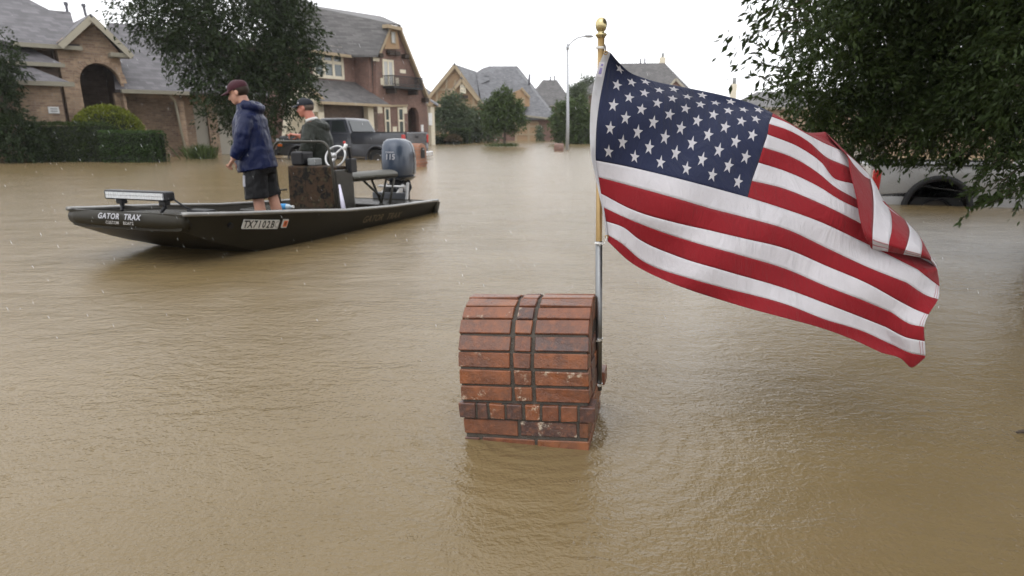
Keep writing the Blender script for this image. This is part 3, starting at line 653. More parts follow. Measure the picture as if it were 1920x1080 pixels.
for sg in (1, -1):
    q = MB(); q.prism([(4.36, 0.18), (4.50, 0.18), (4.60, 0.44), (4.50, 0.47), (4.34, 0.36)], sg*0.12 - 0.012, sg*0.12 + 0.012); shift(q).build('motor_clamp', 'silver_metal', boat, bevel=0.006)
q = MB(); q.tube([Vector((4.40, -0.20, 0.44)), Vector((4.40, 0.20, 0.44))], 0.018, 10); shift(q).build('steering_ram', 'silver_metal', boat, True)
q = MB(); q.box(4.31, 4.40, -0.26, 0.26, 0.12, 0.36); shift(q).build('jack_plate', 'engine_grey', boat, bevel=0.008)
q = MB(); q.prism([(4.30, 0.24), (4.34, 0.24), (4.40, 0.50), (4.36, 0.50)], -0.30, -0.27); shift(q).build('trim_bracket', 'silver_metal', boat, bevel=0.004)
def cowl_side(x, z):      # near flank of the cowl, facing the eye
    return basis((1, 0, 0), (0, 0, 1), (0, -1, 0), (x, motor_y - 0.2005, z - 0.10))
fy = basis((0.0, -1, 0), (0, 0, 1), (-1, 0, 0), (4.66 - 0.312, motor_y - 0.035, 0.83 - 0.085))
text_mesh('115', 'lettering', 'letter_white', boat, fy, 0.105, bold=0.003, shear=0.1)
fy = basis((0.0, -1, 0), (0, 0, 1), (-1, 0, 0), (4.66 - 0.312, motor_y - 0.035, 0.895 - 0.085))
text_mesh('YAMAHA', 'lettering', 'letter_white', boat, fy, 0.032, bold=0.0006)
# things lying in the boat
bt = thing('water_bottle', 'clear plastic water bottle with blue label lying on the storage box', 'bottle', boat.matrix_world @ Lp(2.16, -0.06, 0.270), boat.rotation_euler.z + math.radians(-80))
q = MB(); q.tube([(-.11, 0, 0), (-.10, 0, 0), (-.04, 0, 0), (0.03, 0, 0), (0.07, 0, 0), (0.095, 0, 0), (0.11, 0, 0)], [0.026, 0.033, 0.031, 0.033, 0.030, 0.014, 0.013], 14); q.build('bottle_body', 'bottle_plastic', bt, True)
MB().tube([(-0.03, 0, 0), (0.04, 0, 0)], 0.0342, 14).build('bottle_label', 'bottle_label', bt, 'angle')
MB().tube([(0.108, 0, 0), (0.128, 0, 0)], 0.016, 12).build('bottle_cap', 'white_paint', bt, 'angle')
# ------------------------------------------------------------------ people
def skin(name, col):
    t = NT(name); n = t.noise(30, 4); t.set(col=t.mix(n, tuple(c*0.86 for c in col), tuple(c*1.1 for c in col)), rough=0.45, spec=0.4)
    t.p.inputs['Subsurface Weight'].default_value = 0.08; t.p.inputs['Subsurface Radius'].default_value = (0.01, 0.004, 0.002)
skin('skin_pale', (0.46, 0.25, 0.18)); skin('skin_ruddy', (0.44, 0.17, 0.12))
def fabric(name, col, rough=0.5, var=0.3, b=0.35, coat=0.0):
    t = NT(name); n = t.noise(5, 5, 0.6); f = t.noise(14, 4, 0.6, dist=0.7, vec=t.coord('Object', (1, 1, 0.55)))
    t.set(col=t.mix(n, tuple(c*(1-var) for c in col), tuple(c*(1+var) for c in col)), rough=rough, coat=coat, spec=0.22, nrm=t.bump(f, b, 0.04))
fabric('navy_nylon', (0.004, 0.009, 0.045), 0.33, 0.3, 0.55); fabric('olive_nylon', (0.017, 0.020, 0.015), 0.5, 0.25, 0.5); fabric('black_shorts', (0.005, 0.005, 0.006), 0.5, 0.3, 0.5); fabric('maroon_cap', (0.040, 0.006, 0.012), 0.6, 0.2, 0.15); fabric('navy_cap', (0.012, 0.014, 0.020), 0.6, 0.2, 0.15)
fabric('grey_shirt', (0.55, 0.55, 0.53), 0.7, 0.1); fabric('dark_trousers', (0.012, 0.014, 0.022), 0.7)
plain('hair_brown', (0.030, 0.018, 0.011), 0.6, 0, 0.3, 60, 0.4, 120); plain('hair_grey', (0.10, 0.075, 0.06), 0.6, 0, 0.3, 60, 0.4, 120); plain('eye_dark', (0.02, 0.015, 0.012), 0.2); plain('print_grey', (0.34, 0.34, 0.37), 0.6, 0, 0.5, 40)
def head_blob(m, c, fwd, tilt=0.0, s=1.0):
    # skull, face, jaw, nose, ears around centre c, looking along fwd
    f = Vector((math.cos(tilt)*fwd.x, math.cos(tilt)*fwd.y, math.sin(tilt))).normalized(); l = Vector((0, 0, 1)).cross(f).normalized(); u = f.cross(l)
    P = lambda a, b, d: c + (f*a + l*b + u*d)*s
    def ell(p, r, n=14, k=10):
        q = MB(); q.ball((0, 0, 0), 1, n, k); Mx = Matrix((f*r[0]*s, l*r[1]*s, u*r[2]*s)).transposed().to_4x4(); Mx.translation = p; m.add([Mx @ Vector(v) for v in q.v], q.f)
    ell(P(-.012, 0, .03), (.098, .076, .092)); ell(P(.022, 0, -.03), (.070, .062, .085)); ell(P(.050, 0, -.083), (.036, .040, .030)); ell(P(.016, 0, -.07), (.06, .055, .045))
    m.tube([P(.082, 0, .012), P(.100, 0, -.018), P(.106, 0, -.034), P(.088, 0, -.042)], [.010*s, .013*s, .016*s, .011*s], 8)
    ell(P(.083, 0, -.063), (.014, .024, .007)); ell(P(.081, 0, -.074), (.013, .021, .007))
    for b in (1, -1): ell(P(-.010, b*.078, -.012), (.021, .010, .031)); ell(P(.084, b*.030, .028), (.012, .024, .010))
    return P, ell
def hand_blob(m, wrist, d, palm, curl=0.5, point=False, s=1.0, side=1):
    d = Vector(d).normalized(); pl = Vector(palm); pl = (pl - d*pl.dot(d)).normalized(); a = d.cross(pl)*side
    m.tube([wrist - d*0.02, wrist + d*0.03*s, wrist + d*0.085*s], [(0.021*s, 0.026*s), (0.017*s, 0.038*s), (0.014*s, 0.042*s)], 10)
    for i, (o_, L) in enumerate(((0.031, .072), (0.010, .082), (-0.011, .076), (-0.031, .058))):
        p = wrist + d*0.082*s + a*o_*s; c_ = 0.05 if (point and i == 0) else (1.35 if point else curl)
        pts = [p]; ang = 0
        for seg in (0.45, 0.32, 0.23): ang += c_*0.6; p = p + (d*math.cos(ang) + pl*math.sin(ang))*L*seg*s; pts.append(p)
        m.tube(pts, [0.0095*s, 0.009*s, 0.0085*s, 0.007*s], 8)
    p = wrist + d*0.028*s + a*0.030*s; m.tube([p, p + (d*0.5 + a*0.75 + pl*0.3)*0.035*s, p + (d*1.2 + a*0.8 + pl*0.6)*0.05*s], [0.012*s, 0.011*s, 0.008*s], 8)
def cap_mesh(P, ell, crown_mat, root, name='cap', brim=0.0, back=False):
    m = MB(); rings = []
    for i in range(7):
        th_ = math.pi/2*i/6; r = math.cos(th_); z = math.sin(th_)
        rings.append([P(-.012 + .106*r*math.cos(a), .086*r*math.sin(a), .048 + .082*z*(0.96 + 0.06*math.cos(a))) for a in np.linspace(0, 2*math.pi, 25)[:-1]])
    rings.insert(0, [P(-.012 + .106*math.cos(a), .086*math.sin(a), .030) for a in np.linspace(0, 2*math.pi, 25)[:-1]])
    m.loft(rings)
    top, bot = [], []
    for k in range(13):
        a = lerp(-1.15, 1.15, k/12); inn_ = P(.085*math.cos(a) + .005, .080*math.sin(a), .046); out_ = P(.090*math.cos(a) + .085*(math.cos(a*1.2)**0.5 if abs(a) < 1.3 else 0), .082*math.sin(a), .036 - .020*abs(math.sin(a)) + brim)
        top.append((inn_, out_))
    up = (P(0, 0, 1) - P(0, 0, 0)).normalized()*0.006
    m.loft([[i_, o_, o_ - up, i_ - up] for i_, o_ in top])
    m.ball(P(-.012, 0, .132), .008, 8, 5)
    return m.build(name, crown_mat, root, 'angle')
def fold_noise(o, amp, freq):
    me = o.data; N_ = [vn.vector.copy() for vn in me.vertex_normals]
    for v, nn in zip(me.vertices, N_):
        p = v.co*freq; k = noise.noise(Vector((p.x, p.y, p.z*0.6))) + 0.5*noise.noise(p*2.1 + Vector((7, 3, 1)))
        v.co += nn*(k*amp)
Vv = Vector
# person in the navy jacket, standing in the bow half of the boat, facing along the street side, head bowed
def restand(root, lean, sz):      # stand a figure a little straighter
    for o_ in root.children:
        for v in o_.data.vertices: v.co = Vector((v.co.x - lean*v.co.z, v.co.y, v.co.z*sz))
wp = boat.matrix_world @ Lp(1.74, 0.09, -0.035)
p1 = thing('person', 'person in a navy hooded rain jacket, black shorts and maroon cap standing in the boat', 'person', wp, math.radians(180))
b = MB(); fw = Vv((1, 0, 0))
P1, ell1 = head_blob(b, Vv((0.335, 0.0, 1.565)), fw, math.radians(-20))
b.tube([(0.30, 0, 1.52), (0.255, 0, 1.42), (0.235, 0, 1.36)], [0.056, 0.058, 0.075], 12)
b.tube([(0.235, 0, 1.37), (0.225, 0, 1.28), (0.21, 0, 1.12), (0.175, 0, 0.98), (0.135, 0, 0.84), (0.12, 0, 0.78)], [(.08, .09), (.115, .17), (.115, .165), (.105, .145), (.115, .16), (.09, .14)], 16)
for sg, hx, kx, ax_ in ((1, 0.15, 0.115, 0.055), (-1, 0.10, 0.02, -0.075)):
    b.tube([(hx, sg*0.085, 0.84), (hx - .01, sg*0.095, 0.66), (kx, sg*0.095, 0.45), (lerp(kx, ax_, .35), sg*0.095, 0.33), (lerp(kx, ax_, .8), sg*0.095, 0.12), (ax_, sg*0.095, 0.03)], [.085, .080, .056, .058, .040, .036], 12)
    b.tube([(ax_ - 0.05, sg*0.095, 0.035), (ax_ + 0.03, sg*0.10, 0.04), (ax_ + 0.16, sg*0.105, 0.02)], [(0.035, 0.036), (0.036, 0.042), (0.018, 0.036)], 10)
arms1 = {1: [(0.215, 0.17, 1.315), (0.205, 0.235, 1.13), (0.225, 0.245, 1.02), (0.315, 0.235, 0.885)], -1: [(0.215, -0.17, 1.315), (0.22, -0.235, 1.13), (0.24, -0.245, 1.02), (0.33, -0.22, 0.90)]}
for sg, a_ in arms1.items():
    b.tube(a_, [.055, .048, .042, .030], 12)
    hand_blob(b, Vv(a_[-1]), Vv(a_[-1]) - Vv(a_[2]) + Vv((0.0, 0, -0.02)), (0, -sg, 0.1), 0.9, s=0.95, side=sg)
b.build('body', 'skin_pale', p1, True, remesh=0.0065, relax=3)
for s_ in (1, -1): MB().ball(P1(.086, s_*.030, .012), .0095, 8, 6).build('eye', 'eye_dark', p1, True)
h_ = MB(); h_.ball((0, 0, 0), 1, 16, 10); hm = MB(); ctr = P1(-.028, 0, .018); hm.add([ctr + Vv((v[0]*.092, v[1]*.082, v[2]*.075)) for v in h_.v], h_.f); hm.build('hair', 'hair_brown', p1, True)
cap_mesh(P1, ell1, 'maroon_cap', p1); o = MB().ball(P1(.086, .012, .085), (.008, .018, .014), 10, 6).build('cap_badge', 'letter_white', p1, True)
j = MB()
j.tube([(0.235, 0, 1.42), (0.235, 0, 1.37), (0.222, 0, 1.28), (0.205, 0, 1.12), (0.185, 0, 0.98), (0.165, 0, 0.86), (0.150, 0, 0.765)], [(.085, .085), (.115, .145), (.165, .205), (.180, .212), (.190, .215), (.202, .222), (.208, .228)], 24)
for sg, a_ in arms1.items():
    e_ = Vv(a_[-1]); j.tube([Vv(a_[0]) + Vv((0, -sg*0.03, 0.0)), a_[1], a_[2], tuple(Vv(a_[2]).lerp(e_, 0.86))], [.088, .083, .078, .062], 14)
j.tube([(0.235, 0, 1.36), (0.258, 0, 1.43), (0.268, 0, 1.465)], [(.115, .115), (.098, .094), (.086, .082)], 18)
# hood thrown back
for a in np.linspace(-1.9, 1.9, 15):
    j.ball((0.205 - .105*math.cos(a), .112*math.sin(a), 1.42 - 0.022*math.cos(a) + 0.012*abs(math.sin(a))), (.042, .038, .046), 10, 7)
o = j.build('jacket', 'navy_nylon', p1, True, remesh=0.010, relax=4); fold_noise(o, 0.014, 8.0)
s_ = MB(); s_.tube([(0.145, 0, 0.86), (0.13, 0, 0.78), (0.125, 0, 0.72)], [(.165, .180), (.172, .195), (.150, .190)], 20)
for sg, hx, kx in ((1, 0.145, 0.125), (-1, 0.11, 0.055)): s_.tube([(hx, sg*0.085, 0.80), (hx - .005, sg*0.10, 0.62), (kx, sg*0.105, 0.462)], [(.125, .11), (.122, .108), (.122, .112)], 16)
o = s_.build('shorts', 'black_shorts', p1, True, remesh=0.009, relax=3); fold_noise(o, 0.008, 10)
MB().box(-.025, .025, -.006, .006, -.06, .06, Matrix.Translation((0.232, 0.172, 0.655)) @ Matrix.Rotation(math.radians(-48), 4, 'Z')).build('shorts_print', 'print_grey', p1, bevel=0.004)
restand(p1, 0.085, 0.965)
# person at the console, pointing
wp = boat.matrix_world @ Lp(3.28, -0.33, -0.035)
p2 = thing('person', 'person in an olive jacket and dark cap standing behind the boat console and pointing', 'person', wp, math.radians(172))
b = MB(); P2, ell2 = head_blob(b, Vv((0.125, 0.0, 1.475)), fw, math.radians(-6), 1.0)
b.tube([(0.10, 0, 1.44), (0.06, 0, 1.34), (0.03, 0, 1.28)], [0.06, 0.064, 0.08], 12)
b.tube([(0.03, 0, 1.29), (0.02, 0, 1.20), (0.0, 0, 1.05), (0, 0, 0.92), (0, 0, 0.80), (0, 0, 0.74)], [(.09, .10), (.13, .19), (.13, .185), (.12, .165), (.12, .17), (.10, .15)], 16)
for sg in (1, -1):
    b.tube([(0, sg*0.09, 0.80), (0.03, sg*0.10, 0.44), (-0.02, sg*0.10, 0.06)], [.09, .06, .04], 12); b.tube([(-0.06, sg*0.1, 0.035), (0.16, sg*0.105, 0.02)], [(0.036, 0.04), (0.02, 0.036)], 10)
arms2 = {1: [(0.02, 0.185, 1.225), (0.0, 0.26, 1.06), (0.02, 0.27, 0.96), (0.15, 0.20, 0.85)], -1: [(0.03, -0.185, 1.225), (0.11, -0.26, 1.04), (0.16, -0.26, 0.99), (0.325, -0.19, 1.125)]}
for sg, a_ in arms2.items():
    b.tube(a_, [.058, .05, .045, .032], 12)
    hand_blob(b, Vv(a_[-1]), (0.97, 0.10, 0.16) if sg < 0 else (0.8, -0.1, -0.5), (0, 0.5, -0.8) if sg < 0 else (0, -1, 0), 0.7, point=(sg < 0), s=1.1, side=sg)
b.build('body', 'skin_ruddy', p2, True, remesh=0.0065, relax=3)
for s_ in (1, -1): MB().ball(P2(.086, s_*.030, .012), .0095, 8, 6).build('eye', 'eye_dark', p2, True)
hm = MB(); ctr = P2(-.028, 0, .010); hm.add([ctr + Vv((v[0]*.088, v[1]*.080, v[2]*.068)) for v in h_.v], h_.f); hm.build('hair', 'hair_grey', p2, True)
cap_mesh(P2, ell2, 'navy_cap', p2); MB().ball(P2(.045, .075, .062), (.012, .008, .010), 8, 6).build('cap_badge', 'letter_white', p2, True)
MB().tube([(0.045, 0, 1.31), (0.055, 0, 1.345)], [(0.088, 0.082), (0.074, 0.070)], 18).build('shirt_collar', 'grey_shirt', p2, True)
j = MB(); j.tube([(0.04, 0, 1.315), (0.03, 0, 1.285), (0.02, 0, 1.19), (0.0, 0, 1.05), (0, 0, 0.92), (0, 0, 0.80), (0, 0, 0.72)], [(.085, .088), (.12, .15), (.175, .222), (.195, .23), (.20, .225), (.205, .23), (.20, .228)], 24)
for sg, a_ in arms2.items():
    e_ = Vv(a_[-1]); j.tube([Vv(a_[0]) + Vv((0, -sg*0.03, 0)), a_[1], a_[2], tuple(Vv(a_[2]).lerp(e_, 0.80))], [.095, .085, .078, .060], 14)
for a in np.linspace(-1.6, 1.6, 11): j.ball((-0.03 - .10*math.cos(a), .11*math.sin(a), 1.262 - 0.035*math.cos(a)), (.050, .048, .062), 10, 7)
o = j.build('jacket', 'olive_nylon', p2, True, remesh=0.010, relax=4); fold_noise(o, 0.014, 8.0)
tr = MB(); tr.tube([(0, 0, 0.80), (0, 0, 0.72)], [(.15, .19), (.14, .19)], 18)
for sg in (1, -1): tr.tube([(0, sg*0.09, 0.76), (0.03, sg*0.10, 0.44), (-0.02, sg*0.10, 0.05)], [.11, .09, .08], 14)
tr.build('trousers', 'dark_trousers', p2, True, remesh=0.012, relax=2)
restand(p2, 0.0, 0.955)
# ------------------------------------------------------------------ houses
def brick_mat(name, c1, c2, mort, scale=1.0):
    t = NT(name); co = t.new('ShaderNodeTexCoord').outputs['Object']; sx = t.new('ShaderNodeSeparateXYZ'); t.L(co, sx.inputs[0])
    cb = t.new('ShaderNodeCombineXYZ'); t.L(t.math('ADD', sx.outputs[0], sx.outputs[1]), cb.inputs[0]); t.L(sx.outputs[2], cb.inputs[1])
    b = t.new('ShaderNodeTexBrick'); t.L(cb.outputs[0], b.inputs['Vector']); b.inputs['Scale'].default_value = 1/scale
    b.inputs['Brick Width'].default_value = 0.24; b.inputs['Row Height'].default_value = 0.085; b.inputs['Mortar Size'].default_value = 0.008
    b.inputs['Color1'].default_value = (*c1, 1); b.inputs['Color2'].default_value = (*c2, 1); b.inputs['Mortar'].default_value = (*mort, 1); b.inputs['Bias'].default_value = -0.1
    n = t.noise(0.9, 6, 0.7); c = t.mix(0.75, b.outputs[0], t.ramp(n, [(0.3, (0.45,)*3), (0.7, (1.25,)*3)]), 'MULTIPLY')
    n2 = t.noise(5.0, 4, 0.7); c = t.mix(t.ramp(n2, [(0.5, (0,)*3), (0.75, (0.6,)*3)]), c, tuple(x*1.3 for x in c2))
    t.set(col=c, rough=0.75, nrm=t.bump(b.outputs['Fac'], -0.4, 0.01))
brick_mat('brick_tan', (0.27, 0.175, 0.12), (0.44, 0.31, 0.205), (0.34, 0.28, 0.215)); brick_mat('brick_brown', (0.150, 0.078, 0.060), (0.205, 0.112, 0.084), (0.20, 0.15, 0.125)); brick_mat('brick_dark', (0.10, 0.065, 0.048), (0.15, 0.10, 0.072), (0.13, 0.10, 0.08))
def shingle_mat(name, col):
    t = NT(name); co = t.new('ShaderNodeTexCoord').outputs['Object']; sx = t.new('ShaderNodeSeparateXYZ'); t.L(co, sx.inputs[0])
    cb = t.new('ShaderNodeCombineXYZ'); t.L(t.math('ADD', sx.outputs[0], t.math('MULTIPLY', sx.outputs[1], 0.3)), cb.inputs[0]); t.L(t.math('MULTIPLY', sx.outputs[2], 1.35), cb.inputs[1])
    b = t.new('ShaderNodeTexBrick'); t.L(cb.outputs[0], b.inputs['Vector']); b.inputs['Scale'].default_value = 1
    b.inputs['Brick Width'].default_value = 0.30; b.inputs['Row Height'].default_value = 0.15; b.inputs['Mortar Size'].default_value = 0.006
    b.inputs['Color1'].default_value = (*[x*0.62 for x in col], 1); b.inputs['Color2'].default_value = (*[x*1.3 for x in col], 1); b.inputs['Mortar'].default_value = (*[x*0.55 for x in col], 1)
    c = t.mix(0.6, b.outputs[0], t.ramp(t.noise(1.1, 5, 0.65), [(0.3, (0.65,)*3), (0.7, (1.2,)*3)]), 'MULTIPLY')
    t.set(col=c, rough=0.55, nrm=t.bump(b.outputs['Fac'], -0.5, 0.015))
shingle_mat('shingle_violet', (0.092, 0.086, 0.094)); shingle_mat('shingle_grey', (0.088, 0.083, 0.082)); shingle_mat('shingle_slate', (0.105, 0.106, 0.115))
plain('trim_beige', (0.36, 0.33, 0.26), 0.5, 0, 0.12, 3); plain('trim_gutter', (0.26, 0.24, 0.19), 0.45, 0, 0.15, 3); plain('trim_tan', (0.33, 0.26, 0.17), 0.6, 0, 0.15, 3); plain('stucco_tan', (0.32, 0.215, 0.125), 0.8, 0, 0.15, 1.5, 0.2, 30); plain('cream_stone', (0.66, 0.60, 0.47), 0.7, 0, 0.15, 5, 0.2, 30)
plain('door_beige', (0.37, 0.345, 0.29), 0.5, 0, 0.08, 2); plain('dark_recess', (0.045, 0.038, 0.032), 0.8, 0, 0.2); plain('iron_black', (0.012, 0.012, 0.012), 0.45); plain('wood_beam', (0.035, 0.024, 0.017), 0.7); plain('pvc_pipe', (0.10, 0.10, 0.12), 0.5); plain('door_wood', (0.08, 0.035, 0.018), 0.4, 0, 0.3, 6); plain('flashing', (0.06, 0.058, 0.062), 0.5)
plain('blind_white', (0.45, 0.45, 0.44), 0.6, 0, 0.1); plain('sign_white', (0.72, 0.72, 0.72), 0.5)
t = NT('window_glass'); t.set(col=t.mix(t.noise(0.8, 3), (0.03, 0.04, 0.042), (0.10, 0.13, 0.125)), rough=0.06, spec=0.9)
class House:
    def __init__(s, label, org, deg, name='brick_house'):
        s.a = math.radians(deg); s.o = thing(name, label, 'house', (org[0], org[1], 0), s.a); s.org = Vector((org[0], org[1], 0))
    def P(s, px, py, y=0.0):        # where the ray through a pixel meets the plane of this house's facade, y metres behind its front
        c, n = math.cos(s.a), math.sin(s.a); d = ray(px, py); o = Vector((0, 0, H)) - s.org
        t = (y - (-n*o.x + c*o.y))/(-n*d.x + c*d.y); q = o + d*t
        return Vector((c*q.x + n*q.y, y, q.z + 0.0))
    def wall(s, poly, y0, y1, mat, name='wall', parent=None):
        return MB().prism(poly, y0, y1).build(name, mat, parent or s.o)
    def box(s, x0, x1, y0, y1, z0, z1, mat, name, parent=None, bevel=0): return MB().box(x0, x1, y0, y1, z0, z1).build(name, mat, parent or s.o, bevel=bevel)
    def roof(s, pts, mat, th=0.14, name='roof', parent=None): return MB().slab(pts, th).build(name, mat, parent or s.o)
    def beam(s, a, b, w, h, mat, name='trim', parent=None): return MB().bar(a, b, w, h).build(name, mat, parent or s.o)
    def window(s, x0, x1, z0, z1, y, nx=1, nz=2, fr='trim_beige', fw=0.07, glass='window_glass'):
        f = MB(); d = 0.07
        for k in range(nx+1): xx = lerp(x0, x1, k/nx); f.box(xx-fw/2, xx+fw/2, y-d, y, z0-fw/2, z1+fw/2)
        w = f.build('window', fr, s.o)
        for k in range(nz+1): zz = lerp(z0, z1, k/nz); MB().box(x0-fw/2, x1+fw/2, y-d*0.9, y, zz-fw/2, zz+fw/2).build('rail', fr, w)
        for k in range(nx):
            for r in range(nz):
                MB().box(lerp(x0, x1, k/nx)+fw/2, lerp(x0, x1, (k+1)/nx)-fw/2, y-0.03, y-0.012, lerp(z0, z1, r/nz)+fw/2, lerp(z0, z1, (r+1)/nz)-fw/2).build('pane', glass, w)
        return w
def arch_wall_poly(x0, x1, z0, top, ax0, ax1, spring, n=14):
    r = (ax1-ax0)/2; cx_ = (ax0+ax1)/2
    return [(x0, z0)] + top + [(x1, z0), (ax1, z0), (ax1, spring)] + [(cx_ + r*math.cos(math.pi*i/n), spring + r*math.sin(math.pi*i/n)) for i in range(1, n)] + [(ax0, spring), (ax0, z0)]

# --- the low brick house on the left
h1 = House('low tan brick house with an arched gable entry and violet grey shingles', G(330, 293)[:2], 42); P = h1.P; GZ = -0.62
xg0, xg1 = P(117, 150, -.5).x, P(231, 150, -.5).x; pk = P(166, 33, -.5); el = P(119, 82, -.5); er = P(236, 98, -.5)
a0, a1 = P(153, 170, -.5).x, P(229, 170, -.5).x; sprg = P(190, 119, -.5).z - (a1-a0)/2
h1.wall(arch_wall_poly(xg0, xg1, GZ, [(xg0, el.z), (pk.x, pk.z), (xg1, er.z)], a0, a1, sprg), -.5, -.12, 'brick_tan')
arch_ring = MB()       # voussoirs round the entry
for i in range(15):
    b0, b1 = math.pi*i/15 + 0.012, math.pi*(i+1)/15 - 0.012; r0 = (a1-a0)/2 + 0.004; r1 = r0 + 0.22; cx_ = (a0+a1)/2
    pl_ = [(cx_ + r*math.cos(b), sprg + r*math.sin(b)) for r, b in ((r0, b0), (r1, b0), (r1, b1), (r0, b1))]
    MB().prism(pl_, -.525, -.47).build('brick', 'brick_tan', h1.o)
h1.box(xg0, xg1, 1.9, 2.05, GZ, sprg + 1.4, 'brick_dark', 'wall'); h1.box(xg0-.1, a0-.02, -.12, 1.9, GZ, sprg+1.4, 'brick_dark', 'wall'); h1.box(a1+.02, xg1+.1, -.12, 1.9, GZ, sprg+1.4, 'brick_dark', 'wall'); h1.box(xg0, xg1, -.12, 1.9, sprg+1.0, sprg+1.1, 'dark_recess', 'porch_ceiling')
d_ = h1.box(a0+.35, a1-.5, 1.84, 1.9, GZ, 1.9, 'door_wood', 'door'); MB().ball((a0+.45, 1.80, .55), .03, 8, 6).build('door_handle', 'brass', d_, True)
# entry gable roof and rakes
ridge_b = Vector((pk.x, 2.6, pk.z + .10)); rf = Vector((pk.x, -.95, pk.z + .10))
lo_l = P(111, 79, -.95); lo_r = P(246, 99, -.95)
sl_l = (rf - lo_l); h1.roof([rf, lo_l, Vector((lo_l.x, 2.6, lo_l.z)), ridge_b], 'shingle_violet', .10); h1.roof([rf, lo_r, Vector((lo_r.x, 2.6, lo_r.z)), ridge_b], 'shingle_violet', .10)
dn = Vector((0, -.012, -.17)); h1.beam(rf + dn, lo_l + dn + (rf-lo_l)*0.01, .05, .22, 'trim_beige', 'rake_board'); h1.beam(rf + dn + Vector((0, -.06, 0)), lo_r + dn + Vector((0, -.06, 0)), .05, .22, 'trim_beige', 'rake_board')
cr = h1.box(P(205, 100, -.8).x, P(248, 100, -.9).x, -.98, -.35, er.z-.25, er.z-.08, 'trim_gutter', 'cornice_return', bevel=.02)
# main ridge roof left of the gable, upper gutter
e0, e1 = P(36, 81, -.7), P(150, 88, -.7); r0, r1 = P(-6, 24, 2.4), P(166, 25.5, 2.4)
h1.roof([Vector((e0.x-.3, -.7, e1.z)), Vector((e1.x, -.7, e1.z)), Vector((pk.x, 2.4, r1.z)), Vector((r0.x-6, 2.4, r1.z)), ], 'shingle_violet')
h1.beam(Vector((e0.x-.2, -.76, e1.z-.06)), Vector((e1.x+.05, -.76, e1.z-.06)), .16, .15, 'trim_gutter', 'gutter')
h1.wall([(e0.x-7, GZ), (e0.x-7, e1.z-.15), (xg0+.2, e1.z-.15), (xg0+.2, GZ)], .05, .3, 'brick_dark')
h1.roof([Vector((r0.x-6, 2.4, r1.z)), Vector((pk.x, 2.4, r1.z)), Vector((pk.x+1, 8, r1.z-2.4)), Vector((r0.x-6, 8, r1.z-2.4))], 'shingle_violet')
h1.beam(P(50, 25, 2.3), P(120, 25.5, 2.3), .2, .05, 'flashing', 'ridge_cap')
# middle tier
m0, m1 = P(20, 108, -1.2), P(117, 120, -1.2); hz_ = m1.z
h1.roof([Vector((m0.x-3, -1.25, hz_)), Vector((m1.x, -1.25, hz_)), Vector((P(42, 82, 0).x, .02, P(42, 82, 0).z)), Vector((m0.x-3, .02, P(42, 82, 0).z))], 'shingle_violet')
h1.beam(Vector((m0.x-.6, -1.3, hz_-.06)), Vector((m1.x+.05, -1.3, hz_-.06)), .15, .14, 'trim_gutter', 'gutter')
h1.wall([(m0.x-4, GZ), (m0.x-4, hz_-.12), (m1.x-.15, hz_-.12), (m1.x-.15, GZ)], -.95, -.7, 'brick_dark')
# low front wing
w0, w1 = P(-30, 148, -2.0), P(133, 155, -2.0); wz = w1.z
h1.roof([Vector((w0.x-3, -2.05, wz)), Vector((w1.x, -2.05, wz)), Vector((P(25, 112, -1).x, -.97, P(25, 112, -1).z)), Vector((w0.x-3, -.97, P(25, 112, -1).z))], 'shingle_violet')
h1.beam(Vector((w0.x-3, -2.1, wz-.07)), Vector((w1.x+.08, -2.1, wz-.07)), .16, .16, 'trim_gutter', 'gutter')
h1.wall([(w0.x-4, GZ), (w0.x-4, wz-.13), (w1.x-.35, wz-.13), (w1.x-.35, GZ)], -1.75, -1.5, 'brick_tan'); h1.box(w1.x-.6, w1.x-.35, -1.5, -.5, GZ, wz-.13, 'brick_dark', 'wall')
pq0, pq1 = P(89, 200, -1.77), P(112, 213, -1.77); pq = h1.box(pq0.x, pq1.x, -1.80, -1.755, pq1.z, pq0.z, 'sign_white', 'address_plaque', bevel=.008)
for k in range(2): MB().box(lerp(pq0.x, pq1.x, .2), lerp(pq0.x, pq1.x, .85), -1.806, -1.80, lerp(pq1.z, pq0.z, .28+.33*k), lerp(pq1.z, pq0.z, .42+.33*k)).build('plaque_line', 'grey_plastic', pq)
# garage wing on the right
g0, g1 = P(222, 168, -.7), P(346, 172, -.7); ez = (g0.z+g1.z)/2; rr = P(300, 51, 4.0)
h1.roof([Vector((xg1-.4, -.7, ez)), Vector((g1.x+.1, -.7, ez)), Vector((g1.x-.2, 4, rr.z)), Vector((P(204, 51, 4).x, 4, rr.z))], 'shingle_violet')
h1.roof([Vector((g1.x+.1, -.7, ez)), Vector((g1.x+4.4, .6, ez)), Vector((g1.x+4.4, 4, rr.z)), Vector((g1.x-.2, 4, rr.z))], 'shingle_violet', name='roof')
h1.roof([Vector((P(204, 51, 4).x, 4, rr.z)), Vector((g1.x+4.4, 4, rr.z)), Vector((g1.x+4.4, 9, ez)), Vector((P(204, 51, 4).x, 9, ez))], 'shingle_violet')
h1.beam(Vector((xg1-.2, -.77, ez-.06)), Vector((g1.x+.15, -.77, ez-.06)), .16, .15, 'trim_gutter', 'gutter')
gd0, gd1 = P(309, 190, 0.0).x, P(344, 190, 0.0).x
h1.wall([(xg1-.3, GZ), (xg1-.3, ez-.1), (g1.x-.1, ez-.1), (g1.x-.1, GZ), (gd1, GZ), (gd1, 2.35), (gd0, 2.35), (gd0, GZ)], 0, .3, 'brick_tan')
h1.box(gd0, gd1, .12, .18, GZ, 2.35, 'door_beige', 'garage_door')
for k in range(4): h1.box(gd0+.04, gd1-.04, .105, .12, GZ+.08+.72*k, GZ+.70+.72*k, 'door_beige', 'door_panel')
